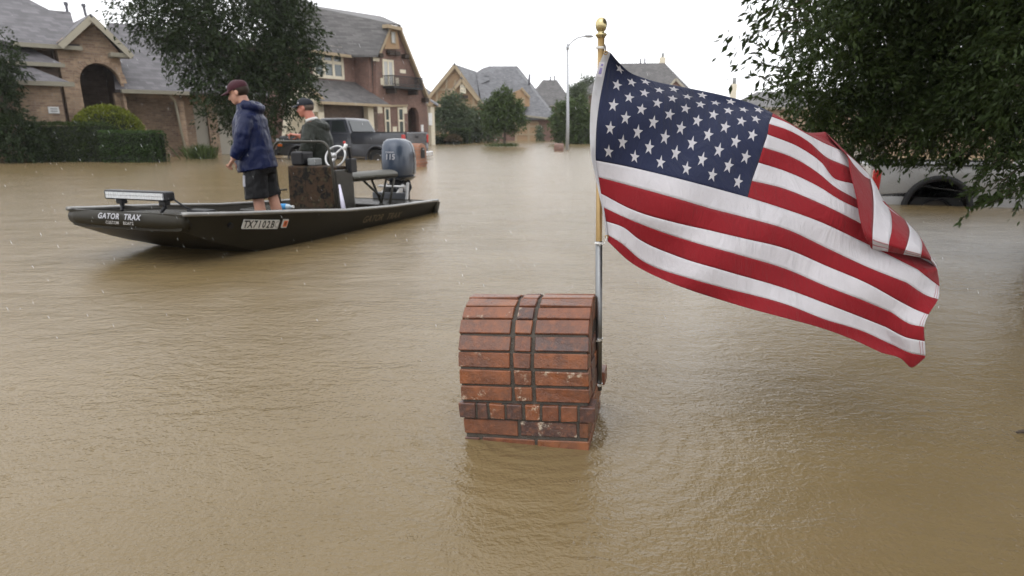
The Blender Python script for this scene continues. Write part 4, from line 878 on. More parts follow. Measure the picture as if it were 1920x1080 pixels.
h1.box(g1.x-.4, g1.x-.1, .3, 1.6, GZ, ez-.1, 'brick_dark', 'wall')
gx = g1.x-.1
prev = gx; openings = []
for (pa, pb) in ((368, 393), (411, 470)): openings.append((P(pa, 250, 1.4).x, min(P(pb, 250, 1.4).x, gx+3.6)))
poly = [(gx, GZ), (gx, ez), (gx+4.3, ez), (gx+4.3, GZ)]
for u0, u1 in reversed(openings): poly += [(u1, GZ), (u1, 2.3), (u0, 2.3), (u0, GZ)]
h1.wall(poly, 1.4, 1.7, 'brick_tan')
for u0, u1 in openings: h1.box(u0, u1, 1.52, 1.58, GZ, 2.3, 'door_beige', 'garage_door')
q = MB(); q.tube([P(317, 173, -.72), P(320, 180, -.6), P(328, 190, -.1), P(330, 200, -.06), P(351, 291, -.06) + Vector((0, 0, -.5))], .055, 8); q.build('downspout', 'trim_beige', h1.o, True)
# tall roof behind, vent pipes
h1.roof([P(107, 26, 4.5), P(55, 0, 6.5), P(-40, -50, 8.5), P(-140, 26, 4.5)], 'shingle_violet')
for px_, py_ in ((123, 5), (156, 8)):
    b_ = P(px_+5, 30, 2.6); tp = P(px_, py_, 2.6); v_ = MB(); v_.tube([b_, tp], .055, 10); v_.tube([tp - Vector((0, 0, .10)), tp + Vector((0, 0, .02))], .085, 10); v_.build('vent_pipe', 'pvc_pipe', h1.o, 'angle')

# --- the two-storey house with the steep gable and balcony
Y2 = 50.0; o2 = AT(705, 250, Y2)
h2 = House('two-storey brown brick house with a steep gable and black iron balcony', (o2.x, Y2), 60); P = h2.P
front = [P(705, 104), P(727, 50), P(743, 53), P(765, 108), P(783, 152), P(799, 190), P(803, 250)]
fx = [(p.x, p.z) for p in front]
ar0, ar1 = P(765, 230).x, P(786, 230).x; asp = P(775, 201).z - (ar1-ar0)/2*1.0
top = fx[:]; pw = arch_wall_poly(0.0, fx[-1][0], GZ, top[:-1] + [], ar0, ar1, asp)
h2.wall(pw, 0, .3, 'brick_brown')
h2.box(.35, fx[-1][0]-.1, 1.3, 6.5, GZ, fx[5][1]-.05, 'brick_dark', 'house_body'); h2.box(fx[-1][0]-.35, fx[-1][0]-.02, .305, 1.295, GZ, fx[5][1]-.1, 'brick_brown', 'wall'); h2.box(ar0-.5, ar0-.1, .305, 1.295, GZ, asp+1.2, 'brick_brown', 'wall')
stp = [(P(708, 101, -.06).x, P(714, 92, -.06).z), (fx[1][0], fx[1][1]), (fx[2][0], fx[2][1]), (P(752, 92, -.06).x, P(752, 92, -.06).z)]
h2.wall([(P(718, 92, -.06).x, P(718, 92, -.06).z), (P(728, 53, -.06).x, P(728, 53, -.06).z), (P(742, 54, -.06).x, P(742, 54, -.06).z), (P(747, 92, -.06).x, P(747, 92, -.06).z)], -.18, -.003, 'stucco_tan', 'gable_bay')
h2.window(P(733, 60, -.2).x, P(740, 60, -.2).x, P(735, 80, -.2).z, P(735, 60, -.2).z, -.18, 1, 1, 'trim_beige', .06, 'blind_white')
for px_ in (724, 735): h2.box(P(px_, 97).x, P(px_+9, 97).x, -.35, 0, P(728, 103).z, P(728, 95).z, 'wood_beam', 'corbel', bevel=.02)
for (a_, b_) in ((front[0], front[1]), (front[2], front[3]), (front[3], front[4]), (front[4], front[5])):
    h2.beam(a_ + Vector((0, -.22, .05)), b_ + Vector((0, -.22, .05)), .3, .16, 'trim_tan', 'rake_board')
h2.beam(P(722, 49, -.4), P(750, 55, -.4), .5, .22, 'trim_tan', 'cornice')
for (px_, py_) in ((755, 106), (793, 188), (707, 104)): h2.box(P(px_-3, py_).x, P(px_+4, py_).x, -.4, 0, P(px_, py_+4).z, P(px_, py_-4).z, 'wood_beam', 'bracket', bevel=.02)
# roofs: right slope of the gable, main slope over the window wall, high roof behind
rz_ = P(718, 30, 4.0).z
for k in range(2, 5):
    a_, b_ = front[k], front[k+1]; h2.roof([a_ + Vector((.02, -.35, .14)), b_ + Vector((.02, -.35, .14)), b_ + Vector((.02, 7, .14)), a_ + Vector((.02, 7, .14))], 'shingle_grey', .12)
ev0 = P(556, 74, 1.2); ev1 = P(705, 103, -.3); rg0 = P(610, 30.5, 5.0); rg1 = P(716, 30.5, 3.6)
h2.roof([Vector((ev0.x-3, 1.1, ev1.z)), Vector((ev1.x-1.2, 1.1, ev1.z)), Vector((ev1.x+.1, -.35, ev1.z)), front[1] + Vector((-.1, -.35, .18)), rg1, Vector((rg0.x-3.5, 5.0, rg1.z))], 'shingle_grey', .14)
h2.roof([rg1, front[1] + Vector((-.1, -.35, .2)), front[2] + Vector((.1, -.35, .2)), rg1 + Vector((.3, .2, 0))], 'shingle_grey', .1)
h2.roof([P(625, 33, 5.2), P(575, 0, 6.5), P(480, -62, 9), P(440, -30, 4.0), P(520, 55, 2.2)], 'shingle_grey', .14)
h2.beam(Vector((ev0.x-3, 1.05, ev1.z-.12)), Vector((ev1.x-1.0, 1.05, ev1.z-.12)), .2, .18, 'trim_tan', 'gutter')
yw = 1.6; xwl = P(540, 150, yw).x
h2.box(xwl-3, 0.25, yw, yw+.3, GZ, ev1.z-.1, 'brick_brown', 'wall'); h2.box(0, .28, .3, yw, GZ, ev1.z-.1, 'brick_brown', 'wall')
w0, w1 = P(585, 92, yw), P(639, 92, yw); zt, zb_ = P(612, 88, yw).z, P(612, 144, yw).z
h2.window(w0.x, w1.x, zb_, zt, yw, 3, 2, 'cream_stone', .20)
# balcony
bz = P(745, 163).z; b0, b1 = P(718, 160).x, P(774, 160).x; tz = P(745, 145).z
bl = h2.box(b0, b1, -.95, 0, bz-.16, bz-.02, 'iron_black', 'balcony')
nb = 26
for k in range(nb+1):
    x = lerp(b0, b1, k/nb); MB().box(x-.014, x+.014, -.94, -.912, bz-.02, tz).build('baluster', 'iron_black', bl)
for x in (b0+.02, b1-.02):
    for k in range(1, 7): MB().box(x-.014, x+.014, -.94+.13*k-.014, -.94+.13*k+.014, bz-.02, tz).build('baluster', 'iron_black', bl)
for zz in (tz, bz+.1): MB().box(b0-.02, b1+.02, -.955, -.90, zz-.025, zz+.025).build('rail', 'iron_black', bl)
for x in (b0, b1): MB().box(x-.02, x+.02, -.90, 0, tz-.024, tz+.024).build('rail', 'iron_black', bl)
for x in (b0+.4, b1-.5): MB().box(x-.12, x+.12, -.8, 0, bz-.5, bz-.17).build('bracket', 'wood_beam', bl)
h2.window(P(719, 150).x, P(737, 150).x, bz+.02, P(728, 114).z, -.0, 2, 1, 'cream_stone', .14, 'blind_white')
# lower windows, stones
for pa, pb in ((722, 730), (747, 756)): h2.window(P(pa, 230).x, P(pb, 230).x, P(pa, 249).z, P(pa, 203).z, 0.0, 1, 2, 'cream_stone', .12)
h2.beam(P(716, 199, -.1), P(764, 198, -.1), .12, .14, 'trim_tan', 'ledge')
for px_, py_, w_, hh in ((705, 111, 12, 9), (717, 153, 8, 14), (744, 153, 7, 15), (712, 206, 10, 13), (759, 206, 8, 14), (740, 243, 8, 11), (755, 134, 11, 8)):
    a_ = P(px_-w_/2, py_-hh/2); b_ = P(px_+w_/2, py_+hh/2); h2.box(a_.x, b_.x, -.035, .0, b_.z, a_.z, 'cream_stone', 'stone', bevel=.015)
# porch at the far right
pp = P(812, 225, 1.5); h2.roof([P(797, 181, 2.6), P(822, 197, .2), P(826, 197, 3.2), P(800, 181, 4)], 'shingle_slate', .1); h2.box(P(808, 225, 1).x, P(815, 225, 1).x, 1.0, 1.3, GZ, P(812, 197, 1).z, 'cream_stone', 'porch_post'); h2.beam(P(800, 197, 1.1), P(824, 198, 1.1), .25, .2, 'trim_tan', 'ledge')
s_ = P(806, 224, 1.0); h2.box(s_.x-.2, s_.x+.25, .95, .98, P(806, 235, 1).z, P(806, 212, 1).z, 'sign_white', 'porch_sign'); s_ = P(791, 241); h2.box(s_.x-.12, s_.x+.16, -.05, -.003, P(791, 248).z, P(791, 234).z, 'sign_white', 'address_plaque')  # plain white sign plate beside the porch post, not a light; then the plaque
# garage in front on the left with its lean-to roof
yg = -.8; ge0, ge1 = P(604, 189, yg-.5), P(707, 196, yg-.5); gz_ = (ge0.z+ge1.z)/2
h2.roof([Vector((ge0.x-.2, yg-.5, gz_)), Vector((.1, yg-.5, gz_)), Vector((.05, yw, P(640, 152, yw).z)), Vector((P(582, 150, yw).x, yw, P(640, 152, yw).z))], 'shingle_grey'); h2.beam(Vector((ge0.x-.2, yg-.56, gz_-.08)), Vector((.1, yg-.56, gz_-.08)), .14, .16, 'trim_tan', 'gutter')
h2.box(ge0.x, .0, yg+.6, yg+.8, GZ, gz_-.1, 'brick_dark', 'garage_wall'); h2.box(P(690, 205, yg).x, P(700, 205, yg).x, yg, yg+.4, GZ, gz_-.1, 'cream_stone', 'garage_post'); h2.box(P(596, 205, yg).x, P(607, 205, yg).x, yg, yg+.4, GZ, gz_-.1, 'cream_stone', 'garage_post')
gp = P(578, 160, yg-.3); h2.wall([(P(520, 190, yg).x, GZ), (P(545, 190, yg).x, P(545, 190, yg).z), (gp.x, gp.z), (P(606, 190, yg).x, gz_), (P(606, 190, yg).x, gz_-.6), (P(540, 215, yg).x, gz_-.6)], yg, yg+.3, 'cream_stone', 'garage_gable'); h2.beam(P(572, 158, yg-.15), P(608, 190, yg-.15), .2, .2, 'trim_tan', 'rake_board')

# --- the half-timbered house across the end of the street
Y3 = 80.0; o3 = AT(900, 262, Y3)
h3 = House('tan half-timbered house with broad slate roofs at the end of the flooded street', (o3.x, Y3), 8); P = h3.P
big = [P(803, 184), P(852, 124), P(906, 199)]; bz0 = P(850, 205).z
h3.wall([(big[0].x, GZ), (big[0].x, big[0].z), (big[1].x, big[1].z), (big[2].x, big[2].z), (big[2].x, GZ)], 0, .3, 'stucco_tan', 'gable_wall')
sm = [P(838, 184, -1.2), P(865, 150, -1.2), P(904, 198, -1.2)]
h3.wall([(sm[0].x, bz0), (sm[0].x, sm[0].z), (sm[1].x, sm[1].z), (sm[2].x, sm[2].z), (sm[2].x, bz0)], -1.2, -.9, 'stucco_tan', 'gable_wall')
for tri, y in ((big, -.3), (sm, -1.5)):
    for a_, b_ in ((tri[0], tri[1]), (tri[1], tri[2])):
        h3.beam(Vector((a_.x, y, a_.z)), Vector((b_.x, y, b_.z)), .3, .32, 'trim_tan', 'rake_board')
        h3.roof([Vector((a_.x, y-.1, a_.z+.3)), Vector((b_.x, y-.1, b_.z+.3)), Vector((b_.x, 9 if tri is big else 4, b_.z+.3)), Vector((a_.x, 9 if tri is big else 4, a_.z+.3))], 'shingle_slate', .12)
for a_, b_, y in (((820, 168), (858, 168), 0), ((837, 148), (837, 180), 0), ((819, 170), (819, 192), 0), ((853, 150), (853, 162), 0), ((851, 174), (851, 196), -1.2), ((870, 180), (870, 194), -1.2), ((888, 176), (888, 196), -1.2), ((845, 197), (906, 198), -1.2)):
    h3.beam(P(*a_, y) + Vector((0, -.06, 0)), P(*b_, y) + Vector((0, -.06, 0)), .12, .24, 'trim_tan', 'timber')
h3.window(P(864, 165, -1.4).x, P(872, 165, -1.4).x, P(868, 174, -1.4).z, P(868, 158, -1.4).z, -1.4, 2, 2, 'cream_stone', .16)
h3.box(P(862, 180, -1.4).x, P(877, 180, -1.4).x, -1.75, -1.2, P(868, 184, -1.4).z, P(868, 179, -1.4).z, 'wood_beam', 'corbel')
h3.roof([P(852, 124, 2) + Vector((0, 0, .2)), P(893, 134, 7), P(900, 200, -.3), P(890, 196, -.4)], 'shingle_slate', .12)
h3.roof([P(916, 124, 9), P(963, 124, 9), P(1043, 222, -.5), P(985, 224, -.5), P(905, 204, -.5), P(893, 140, 6)], 'shingle_slate', .14)
h3.roof([P(963, 124, 9), P(1043, 222, -.5), P(1046, 218, 14), P(970, 124, 10)], 'shingle_slate', .12)
h3.roof([P(893, 136, 7.5), P(905, 128, 8.5), P(918, 124, 9), P(918, 150, 5), P(895, 160, 4)], 'shingle_slate', .1)
h3.wall([(big[2].x, GZ), (big[2].x, P(905, 206, .4).z), (P(985, 224, .4).x, P(985, 226, .4).z), (P(1041, 240).x, P(1010, 225).z), (P(1041, 240).x, GZ)], .4, .7, 'brick_brown'); h3.box(big[0].x+.3, P(1038, 240).x, 1.0, 9.0, GZ, 2.2, 'brick_dark', 'house_body'); h3.beam(P(905, 208, -.45), P(1042, 224, -.45), .2, .2, 'trim_gutter', 'gutter')
gm = [P(958, 175, 1), P(974, 168, 1), P(990, 186, 1)]; h3.wall([(gm[0].x, P(960, 200, 1).z), (gm[0].x, gm[0].z), (gm[1].x, gm[1].z), (gm[2].x, gm[2].z), (gm[2].x, P(985, 200, 1).z)], -.2, 1.2, 'stucco_tan', 'dormer'); h3.beam(gm[1]+Vector((0,-1.3,.1)), gm[2]+Vector((0,-1.3,.1)), .3, .2, 'trim_tan', 'rake_board')
h3.box(P(977, 184, -.2).x, P(984, 184, -.2).x, -.32, -.2, P(980, 199, -.2).z, P(980, 183, -.2).z, 'trim_tan', 'dormer_window')
gd = h3.box(P(968, 245).x, P(1009, 245).x, .25, .38, GZ, P(990, 229).z, 'stucco_tan', 'garage_door')
for x_ in (968, 992, 1009): h3.box(P(x_, 245).x-.12, P(x_, 245).x+.12, .18, .245, GZ, P(990, 229).z, 'trim_tan', 'door_stile', gd)
for y_ in (237, 252, 229): h3.box(P(968, y_).x, P(1009, y_).x, .16, .178, P(990, y_).z-.1, P(990, y_).z+.1, 'trim_tan', 'door_rail', gd)
s_ = P(1013, 240); h3.box(s_.x-.2, s_.x+.2, .2, .38, P(1013, 245).z, P(1013, 236).z, 'sign_white', 'wall_lamp')
q_ = P(896, 160, 6); h3.box(q_.x-1.6, q_.x+1.4, 6.0, 8.5, 1.5, P(896, 142, 6).z, 'shingle_slate', 'roof_valley'); v_ = MB().tube([P(992, 160, 5), P(993, 139, 5)], .12, 8).build('vent_pipe', 'pvc_pipe', h3.o, True)
h3.box(P(826, 225, .6).x, P(832, 225, .6).x, -1.2, -.9, GZ, P(828, 205, .6).z, 'cream_stone', 'porch_post'); h3.box(P(871, 225, .6).x, P(876, 225, .6).x, -1.2, -.9, GZ, P(873, 205, .6).z, 'cream_stone', 'porch_post')

# --- roofs further off
def far_house(label, Y, deg, px, hip, eave_y, base_px, roof='shingle_grey', wallm='brick_brown', vents=(), chimney=None, windows=()):
    o = AT(px, 255, Y); h_ = House(label, (o.x, Y), deg); Q = h_.P
    (l0, l1, l2, l3) = hip; dpt = 9.0
    A, B = Q(*l1, dpt/2), Q(*l2, dpt/2); E0, E1 = Q(*l0, 0), Q(*l3, 0); ez = (E0.z + E1.z)/2
    c0, c1, c2, c3 = Vector((E0.x, 0, ez)), Vector((E1.x, 0, ez)), Vector((E1.x, dpt, ez)), Vector((E0.x, dpt, ez))
    B.z = A.z
    for q in ([c0, c1, B, A], [c1, c2, B], [c2, c3, A, B], [c3, c0, A]): h_.roof(q, roof, .14)
    h_.box(E0.x+.35, E1.x-.35, .4, dpt-.4, GZ, ez-.02, wallm, 'wall')
    h_.beam(Vector((E0.x, -.06, ez-.1)), Vector((E1.x, -.06, ez-.1)), .14, .16, 'trim_gutter', 'gutter')
    for vx, vy0, vy1 in vents: MB().tube([Q(vx, vy1+4, dpt/2), Q(vx, vy0, dpt/2)], .09, 8).build('vent_pipe', 'pvc_pipe', h_.o, True)
    if chimney:
        x0, x1, y0, y1 = chimney; a_, b_ = Q(x0, y0, dpt/2+.5), Q(x1, y1, dpt/2+.5); h_.box(a_.x, b_.x, dpt/2, dpt/2+.8, b_.z-1.2, a_.z, 'cream_stone', 'chimney', bevel=.03); MB().tube([Vector(((a_.x+b_.x)/2, dpt/2+.4, a_.z)), Vector(((a_.x+b_.x)/2, dpt/2+.4, a_.z+.55))], .16, 8).build('chimney_pot', 'grey_plastic', h_.o, True)
    for (x0, x1, y0, y1) in windows: h_.window(Q(x0, y0, .3).x, Q(x1, y0, .3).x, Q(x0, y1, .3).z, Q(x0, y0, .3).z, .38, 2, 2, 'trim_beige', .1)
    return h_
h4 = far_house('plain brown brick house with a small hipped roof behind the half-timbered one', 96, 4, 1030, ((985, 205), (1018, 150), (1044, 150), (1078, 190)), 198, 1030, vents=((1032, 143, 150), (1040, 142, 150)))
h5 = far_house('large brown brick house with a wide hipped roof and cream chimney behind the flag', 92, -6, 1180, ((1086, 175), (1158, 119), (1246, 119), (1302, 176)), 175, 1180, vents=((1201, 110, 119), (1209, 109, 119)), chimney=(1237, 1247, 108, 120), windows=((1093, 1103, 181, 205),))
Q = h5.P; tri = [Q(1248, 172, -1), Q(1267, 150, -1), Q(1287, 172, -1)]; h5.wall([(tri[0].x, tri[0].z-1), (tri[0].x, tri[0].z), (tri[1].x, tri[1].z), (tri[2].x, tri[2].z), (tri[2].x, tri[0].z-1)], -1, .2, 'brick_brown', 'gable_wall'); h5.beam(tri[0]+Vector((0,-.15,.1)), tri[1]+Vector((0,-.15,.1)), .3, .25, 'trim_beige', 'rake_board'); h5.beam(tri[1]+Vector((0,-.15,.1)), tri[2]+Vector((0,-.15,.1)), .3, .25, 'trim_beige', 'rake_board')
h6 = far_house('tan brick house with a slim chimney standing behind the big oak', 60, -14, 1500, ((1360, 200), (1420, 172), (1640, 160), (1760, 200)), 200, 1500, wallm='brick_tan', chimney=(1371, 1380, 158, 178))
h7 = far_house('small grey roofed house seen in the gap beyond the steep gable', 105, 0, 800, ((770, 190), (786, 166), (800, 172), (832, 196)), 190, 800)
h8 = far_house('tan brick house standing behind the white pickup truck', 34, -25, 1800, ((1640, 232), (1700, 150), (1850, 130), (2150, 190)), 230, 1800, wallm='brick_tan')
# ------------------------------------------------------------------ pickup trucks
def paint(name, col, rough=0.25, coat=0.6):
    t = NT(name); n = t.noise(2.5, 5, 0.6); d = t.noise(60, 3, 0.7)
    t.set(col=t.mix(n, tuple(c*0.85 for c in col), tuple(c*1.12 for c in col)), rough=t.ramp(d, [(0.3, (rough*0.8,)*3), (0.8, (rough*1.7,)*3)]), coat=coat)
paint('truck_grey', (0.034, 0.037, 0.047)); paint('truck_white', (0.36, 0.36, 0.36)); paint('truck_dark', (0.008, 0.008, 0.009), 0.6, 0.0)
plain('tyre', (0.015, 0.015, 0.015), 0.8, 0, 0.2, 20); plain('rim_chrome', (0.55, 0.55, 0.56), 0.25, 0.9); plain('rim_black', (0.02, 0.02, 0.022), 0.35); plain('tail_red', (0.42, 0.02, 0.016), 0.15, 0, 0.1, 20, coat=0.6); plain('amber', (0.75, 0.17, 0.02), 0.2); plain('dark_trim', (0.018, 0.018, 0.020), 0.5); plain('chrome', (0.65, 0.65, 0.66), 0.15, 1.0)
t = NT('car_glass'); t.set(col=t.mix(t.noise(1.2, 3), (0.012, 0.014, 0.016), (0.045, 0.055, 0.055)), rough=0.05, spec=0.8)
def pickup(label, loc, rz, body, rim, lift=0.0, flare=None, wx=(1.22, 4.98), ac=None, ra=None, R=None):
    # x runs from the tailgate (0) to the front bumper (6.2); z from the ground
    t_ = thing('pickup_truck', label, 'pickup truck', loc, rz); flare = flare or body; z0 = lift
    R = R or 0.40 + lift*0.25; ra = ra or R + 0.10; ac = ac or z0*0.75 + 0.42
    def arch(cx_): return [(cx_ + ra*math.cos(a), ac + ra*math.sin(a)) for a in np.linspace(0, math.pi, 13)]
    sill = 0.50 + z0
    low = [(0.0, 0.62+z0), (0.0, 1.00+z0), (2.38, 1.00+z0), (2.38, 1.40+z0), (4.55, 1.40+z0), (5.2, 1.37+z0), (5.85, 1.28+z0), (6.05, 1.15+z0), (6.12, 0.62+z0), (5.7, sill)]
    poly = low + [p for p in arch(wx[1]) if p[1] > sill-0.02] + [(wx[1]-ra, sill), (wx[0]+ra, sill)] + [p for p in arch(wx[0]) if p[1] > sill-0.02] + [(wx[0]-ra, sill), (0.25, sill)]
    MB().prism(poly, -0.98, 0.98).build('body', body, t_, 'angle', bevel=0.035)
    for sg in (1, -1):
        bp = [(0.0, 0.62+z0), (0.0, 1.43+z0), (2.36, 1.43+z0), (2.36, 0.95+z0)]
        bpoly = [(0.02, 0.98+z0), (0.02, 1.43+z0), (2.355, 1.43+z0), (2.355, 0.98+z0)] + [p for p in arch(wx[0]) if p[1] > 0.985+z0]
        b_ = MB().prism(bpoly, sg*0.985 if sg < 0 else 0.865, -0.865 if sg < 0 else 0.985).build('bed_side', body, t_, 'angle', bevel=0.02)
        MB().box(0.03, 2.35, min(sg*0.86, sg*0.99), max(sg*0.86, sg*0.99), 1.432+z0, 1.455+z0).build('bed_rail', 'dark_trim', t_)
        for cx_ in wx:
            m = MB(); pts = [Vector((cx_ + (ra+0.01)*math.cos(a), sg*0.985, ac + (ra+0.01)*math.sin(a))) for a in np.linspace(-0.25, math.pi+0.25, 19)]; m.tube(pts, [(0.045, 0.05)]*19, 8); m.build('wheel_flare', flare, t_, True)
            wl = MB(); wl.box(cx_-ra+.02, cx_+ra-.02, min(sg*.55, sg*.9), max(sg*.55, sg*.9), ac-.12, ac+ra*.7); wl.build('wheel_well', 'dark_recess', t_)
            q = MB(); n = 26; c0 = Vector((cx_, 0, min(ac - 0.02, R + z0*0.5) if ac < 0.6 else ac - 0.1))
            def ring(r, y): return [c0 + Vector((r*math.cos(2*math.pi*k/n), sg*y, r*math.sin(2*math.pi*k/n))) for k in range(n)]
            q.loft([ring(R*0.60, 0.70), ring(R*0.96, 0.69), ring(R, 0.74), ring(R, 0.93), ring(R*0.95, 0.965), ring(R*0.62, 0.96), ring(R*0.60, 0.93)], cap=False); w_ = q.build('wheel', 'tyre', t_, 'angle')
            q = MB(); q.loft([ring(R*0.61, 0.93), ring(R*0.55, 0.95), ring(R*0.50, 0.90), ring(R*0.12, 0.89), ring(R*0.10, 0.95), ring(0.01, 0.955)], cap=False); q.build('rim', rim, w_, 'angle')
        # doors as seams, handles, glass
        for xs in (2.40, 3.38, 4.40): MB().box(xs-0.008, xs+0.008, min(sg*0.978, sg*0.986), max(sg*0.978, sg*0.986), sill+0.08, 1.40+z0).build('door_seam', 'dark_recess', t_)
        for xs in (2.55, 3.5): MB().box(xs, xs+0.2, min(sg*0.98, sg*1.005), max(sg*0.98, sg*1.005), 1.20+z0, 1.25+z0).build('door_handle', body, t_, bevel=0.008)
        MB().box(2.42, 4.4, min(sg*0.982, sg*1.0), max(sg*0.982, sg*1.0), 0.80+z0, 0.86+z0).build('side_moulding', flare, t_, bevel=0.008)
        ybelt, yroof = 0.955, 0.80
        def sp(x, z): k = (z - 1.40)/(0.58); return Vector((x, sg*(lerp(ybelt, yroof, k) + 0.008), z + z0))
        for qd in (((2.62, 1.46), (3.32, 1.46), (3.32, 1.88), (2.80, 1.88)), ((3.45, 1.46), (4.34, 1.46), (3.98, 1.88), (3.45, 1.88))):
            MB().slab([sp(*p_) for p_ in qd], 0.012).build('side_window', 'car_glass', t_)
        MB().box(4.30, 4.50, min(sg*1.0, sg*1.25), max(sg*1.0, sg*1.25), 1.45+z0, 1.72+z0).build('mirror', 'dark_trim', t_, bevel=0.03)
        MB().box(-0.02, 0.10, min(sg*0.86, sg*0.992), max(sg*0.86, sg*0.992), 1.04+z0, 1.36+z0).build('tail_light', 'tail_red', t_, bevel=0.02)
        MB().box(5.80, 6.10, min(sg*0.62, sg*0.985), max(sg*0.62, sg*0.985), 0.98+z0, 1.18+z0).build('headlight', 'lens_glass', t_, bevel=0.02)
        MB().box(5.76, 6.02, min(sg*0.7, sg*0.99), max(sg*0.7, sg*0.99), 0.88+z0, 0.97+z0).build('indicator', 'amber', t_, bevel=0.01)
    cab = MB(); cab.loft([[Vector((x, y, 1.39+z0)) for x, y in ((2.42, -.955), (4.62, -.955), (4.62, .955), (2.42, .955))], [Vector((x, y, 1.93+z0)) for x, y in ((2.68, -.81), (3.98, -.81), (3.98, .81), (2.68, .81))], [Vector((x, y, 1.985+z0)) for x, y in ((2.80, -.74), (3.85, -.74), (3.85, .74), (2.80, .74))]]); cab.build('cab', body, t_, 'angle', bevel=0.03)
    MB().slab([Vector((4.60, -.88, 1.44+z0)), Vector((4.60, .88, 1.44+z0)), Vector((4.03, .74, 1.91+z0)), Vector((4.03, -.74, 1.91+z0))], -0.015).build('windscreen', 'car_glass', t_)
    MB().add([Vector((2.41, -.80, 1.47+z0)), Vector((2.41, .80, 1.47+z0)), Vector((2.62, .70, 1.88+z0)), Vector((2.62, -.70, 1.88+z0)), Vector((2.43, -.80, 1.47+z0)), Vector((2.43, .80, 1.47+z0)), Vector((2.64, .70, 1.88+z0)), Vector((2.64, -.70, 1.88+z0))], [(0,1,2,3), (4,5,6,7), (0,1,5,4), (1,2,6,5), (2,3,7,6), (3,0,4,7)]).build('rear_window', 'car_glass', t_)
    MB().box(-0.03, 0.05, -.80, .80, 0.70+z0, 1.43+z0).build('tailgate', body, t_, bevel=0.02); MB().box(-0.045, -0.03, -.14, .14, 1.22+z0, 1.32+z0).build('tailgate_handle', 'dark_trim', t_, bevel=0.01)
    MB().box(-0.22, -0.02, -.97, .97, 0.50+z0, 0.70+z0).build('rear_bumper', 'chrome' if body == 'truck_grey' else body, t_, bevel=0.03); MB().box(6.05, 6.25, -.98, .98, 0.50+z0, 0.76+z0).build('front_bumper', 'dark_trim', t_, bevel=0.03); MB().box(6.04, 6.14, -.6, .6, 0.78+z0, 1.18+z0).build('grille', 'dark_trim', t_, bevel=0.02)
    return t_
GZ = -0.62
# grey truck: rear left corner near the eye, nose towards the oak
d_ = Vector((-0.93, 0.37, 0)).normalized(); rzv = math.atan2(d_.y, d_.x)
rear = AT(757, 262, 27.3); rear.z = 0
pk_ = pickup('dark grey crew cab pickup truck standing hub deep before the balcony house', (rear.x, rear.y, -0.46), rzv, 'truck_grey', 'rim_chrome', 0.06, 'truck_grey')
off = Matrix.Rotation(rzv, 3, 'Z') @ Vector((0, 0.98, 0)); pk_.location = Vector((rear.x, rear.y, -0.46)) - off
# white truck under the oak
d_ = Vector((0.955, -0.297, 0)).normalized(); rzv = math.atan2(d_.y, d_.x); corner = AT(1632, 380, 10.9)
wk = pickup('white pickup truck with black flares parked under the big oak', (0, 0, -0.84), rzv, 'truck_white', 'rim_black', 0.0, 'truck_dark', (0.92, 4.9), 0.80, 0.44, 0.42)
off = Matrix.Rotation(rzv, 3, 'Z') @ Vector((0.0, -0.98, 0)); wk.location = Vector((corner.x, corner.y, -0.84)) - off

# ------------------------------------------------------------------ other mailboxes, street lamp
brick_mat('brick_orange', (0.24, 0.10, 0.055), (0.30, 0.14, 0.08), (0.20, 0.15, 0.12))
def far_mailbox(label, base, rz, W_, D_, Hh, mat, door):
    t_ = thing('brick_mailbox', label, 'mailbox', (base.x, base.y, 0), rz, None); r = D_/2
    prof = [(-r, -0.62), (-r, Hh-r)] + [(-r*math.cos(a), Hh - r + r*math.sin(a)) for a in np.linspace(0.15, math.pi-0.15, 11)] + [(r, Hh-r), (r, -0.62)]
    MB().loft([[Vector((x, y, z)) for y, z in prof] for x in (-W_/2, W_/2)]).build('pillar', mat, t_, 'angle', bevel=0.012)
    MB().box(-W_/2-.02, W_/2+.02, -r-.02, r+.02, 0.10, 0.16).build('ledge', mat, t_, bevel=0.006)
    for sg in ((1,) if door else ()):
        pr = [(-.10, Hh-r-.22), (-.10, Hh-r)] + [(-.10*math.cos(a), Hh-r+.10*math.sin(a)) for a in np.linspace(0.2, math.pi-.2, 9)] + [(.10, Hh-r), (.10, Hh-r-.22)]
        dr = MB().loft([[Vector((x, y, z)) for y, z in pr] for x in (W_/2+.004, W_/2+.02)]).build('mail_door', 'iron_black', t_, 'angle'); MB().box(W_/2+.02, W_/2+.05, -.02, .02, Hh-r+.02, Hh-r+.06).build('door_knob', 'silver_metal', dr)
    return t_
q = G(782, 313); far_mailbox('orange brick mailbox with rounded top and dark door beside the grey pickup', q, math.radians(-28), 0.46, 0.44, 0.72, 'brick_orange', True)
q = G(1048, 283.5); far_mailbox('small brown brick mailbox near the street lamp, water almost to its top', q, math.radians(-10), 0.50, 0.46, 0.42, 'brick_brown', False)
plain('lamp_steel', (0.36, 0.37, 0.39), 0.45, 0.4, 0.15, 3)
lb_ = G(1063.5, 280.5); YL = lb_.y; sl_ = thing('street_lamp', 'tall grey steel street lamp with one curved arm standing in the flood', 'street lamp', (lb_.x, lb_.y, 0))
top = AT(1064, 82, YL); base = Vector((lb_.x, lb_.y, -0.62))
MB().tube([base, Vector((lb_.x, lb_.y, 1.5)), top], [0.11, 0.095, 0.055], 12).build('pole', 'lamp_steel', sl_, True, world=sl_)
arm = [AT(x, y, YL) for x, y in ((1064, 90), (1068, 83), (1075, 76), (1083, 71), (1093, 68.5), (1100, 68))]
MB().tube(arm, 0.040, 8).build('arm', 'lamp_steel', sl_, True, world=sl_)
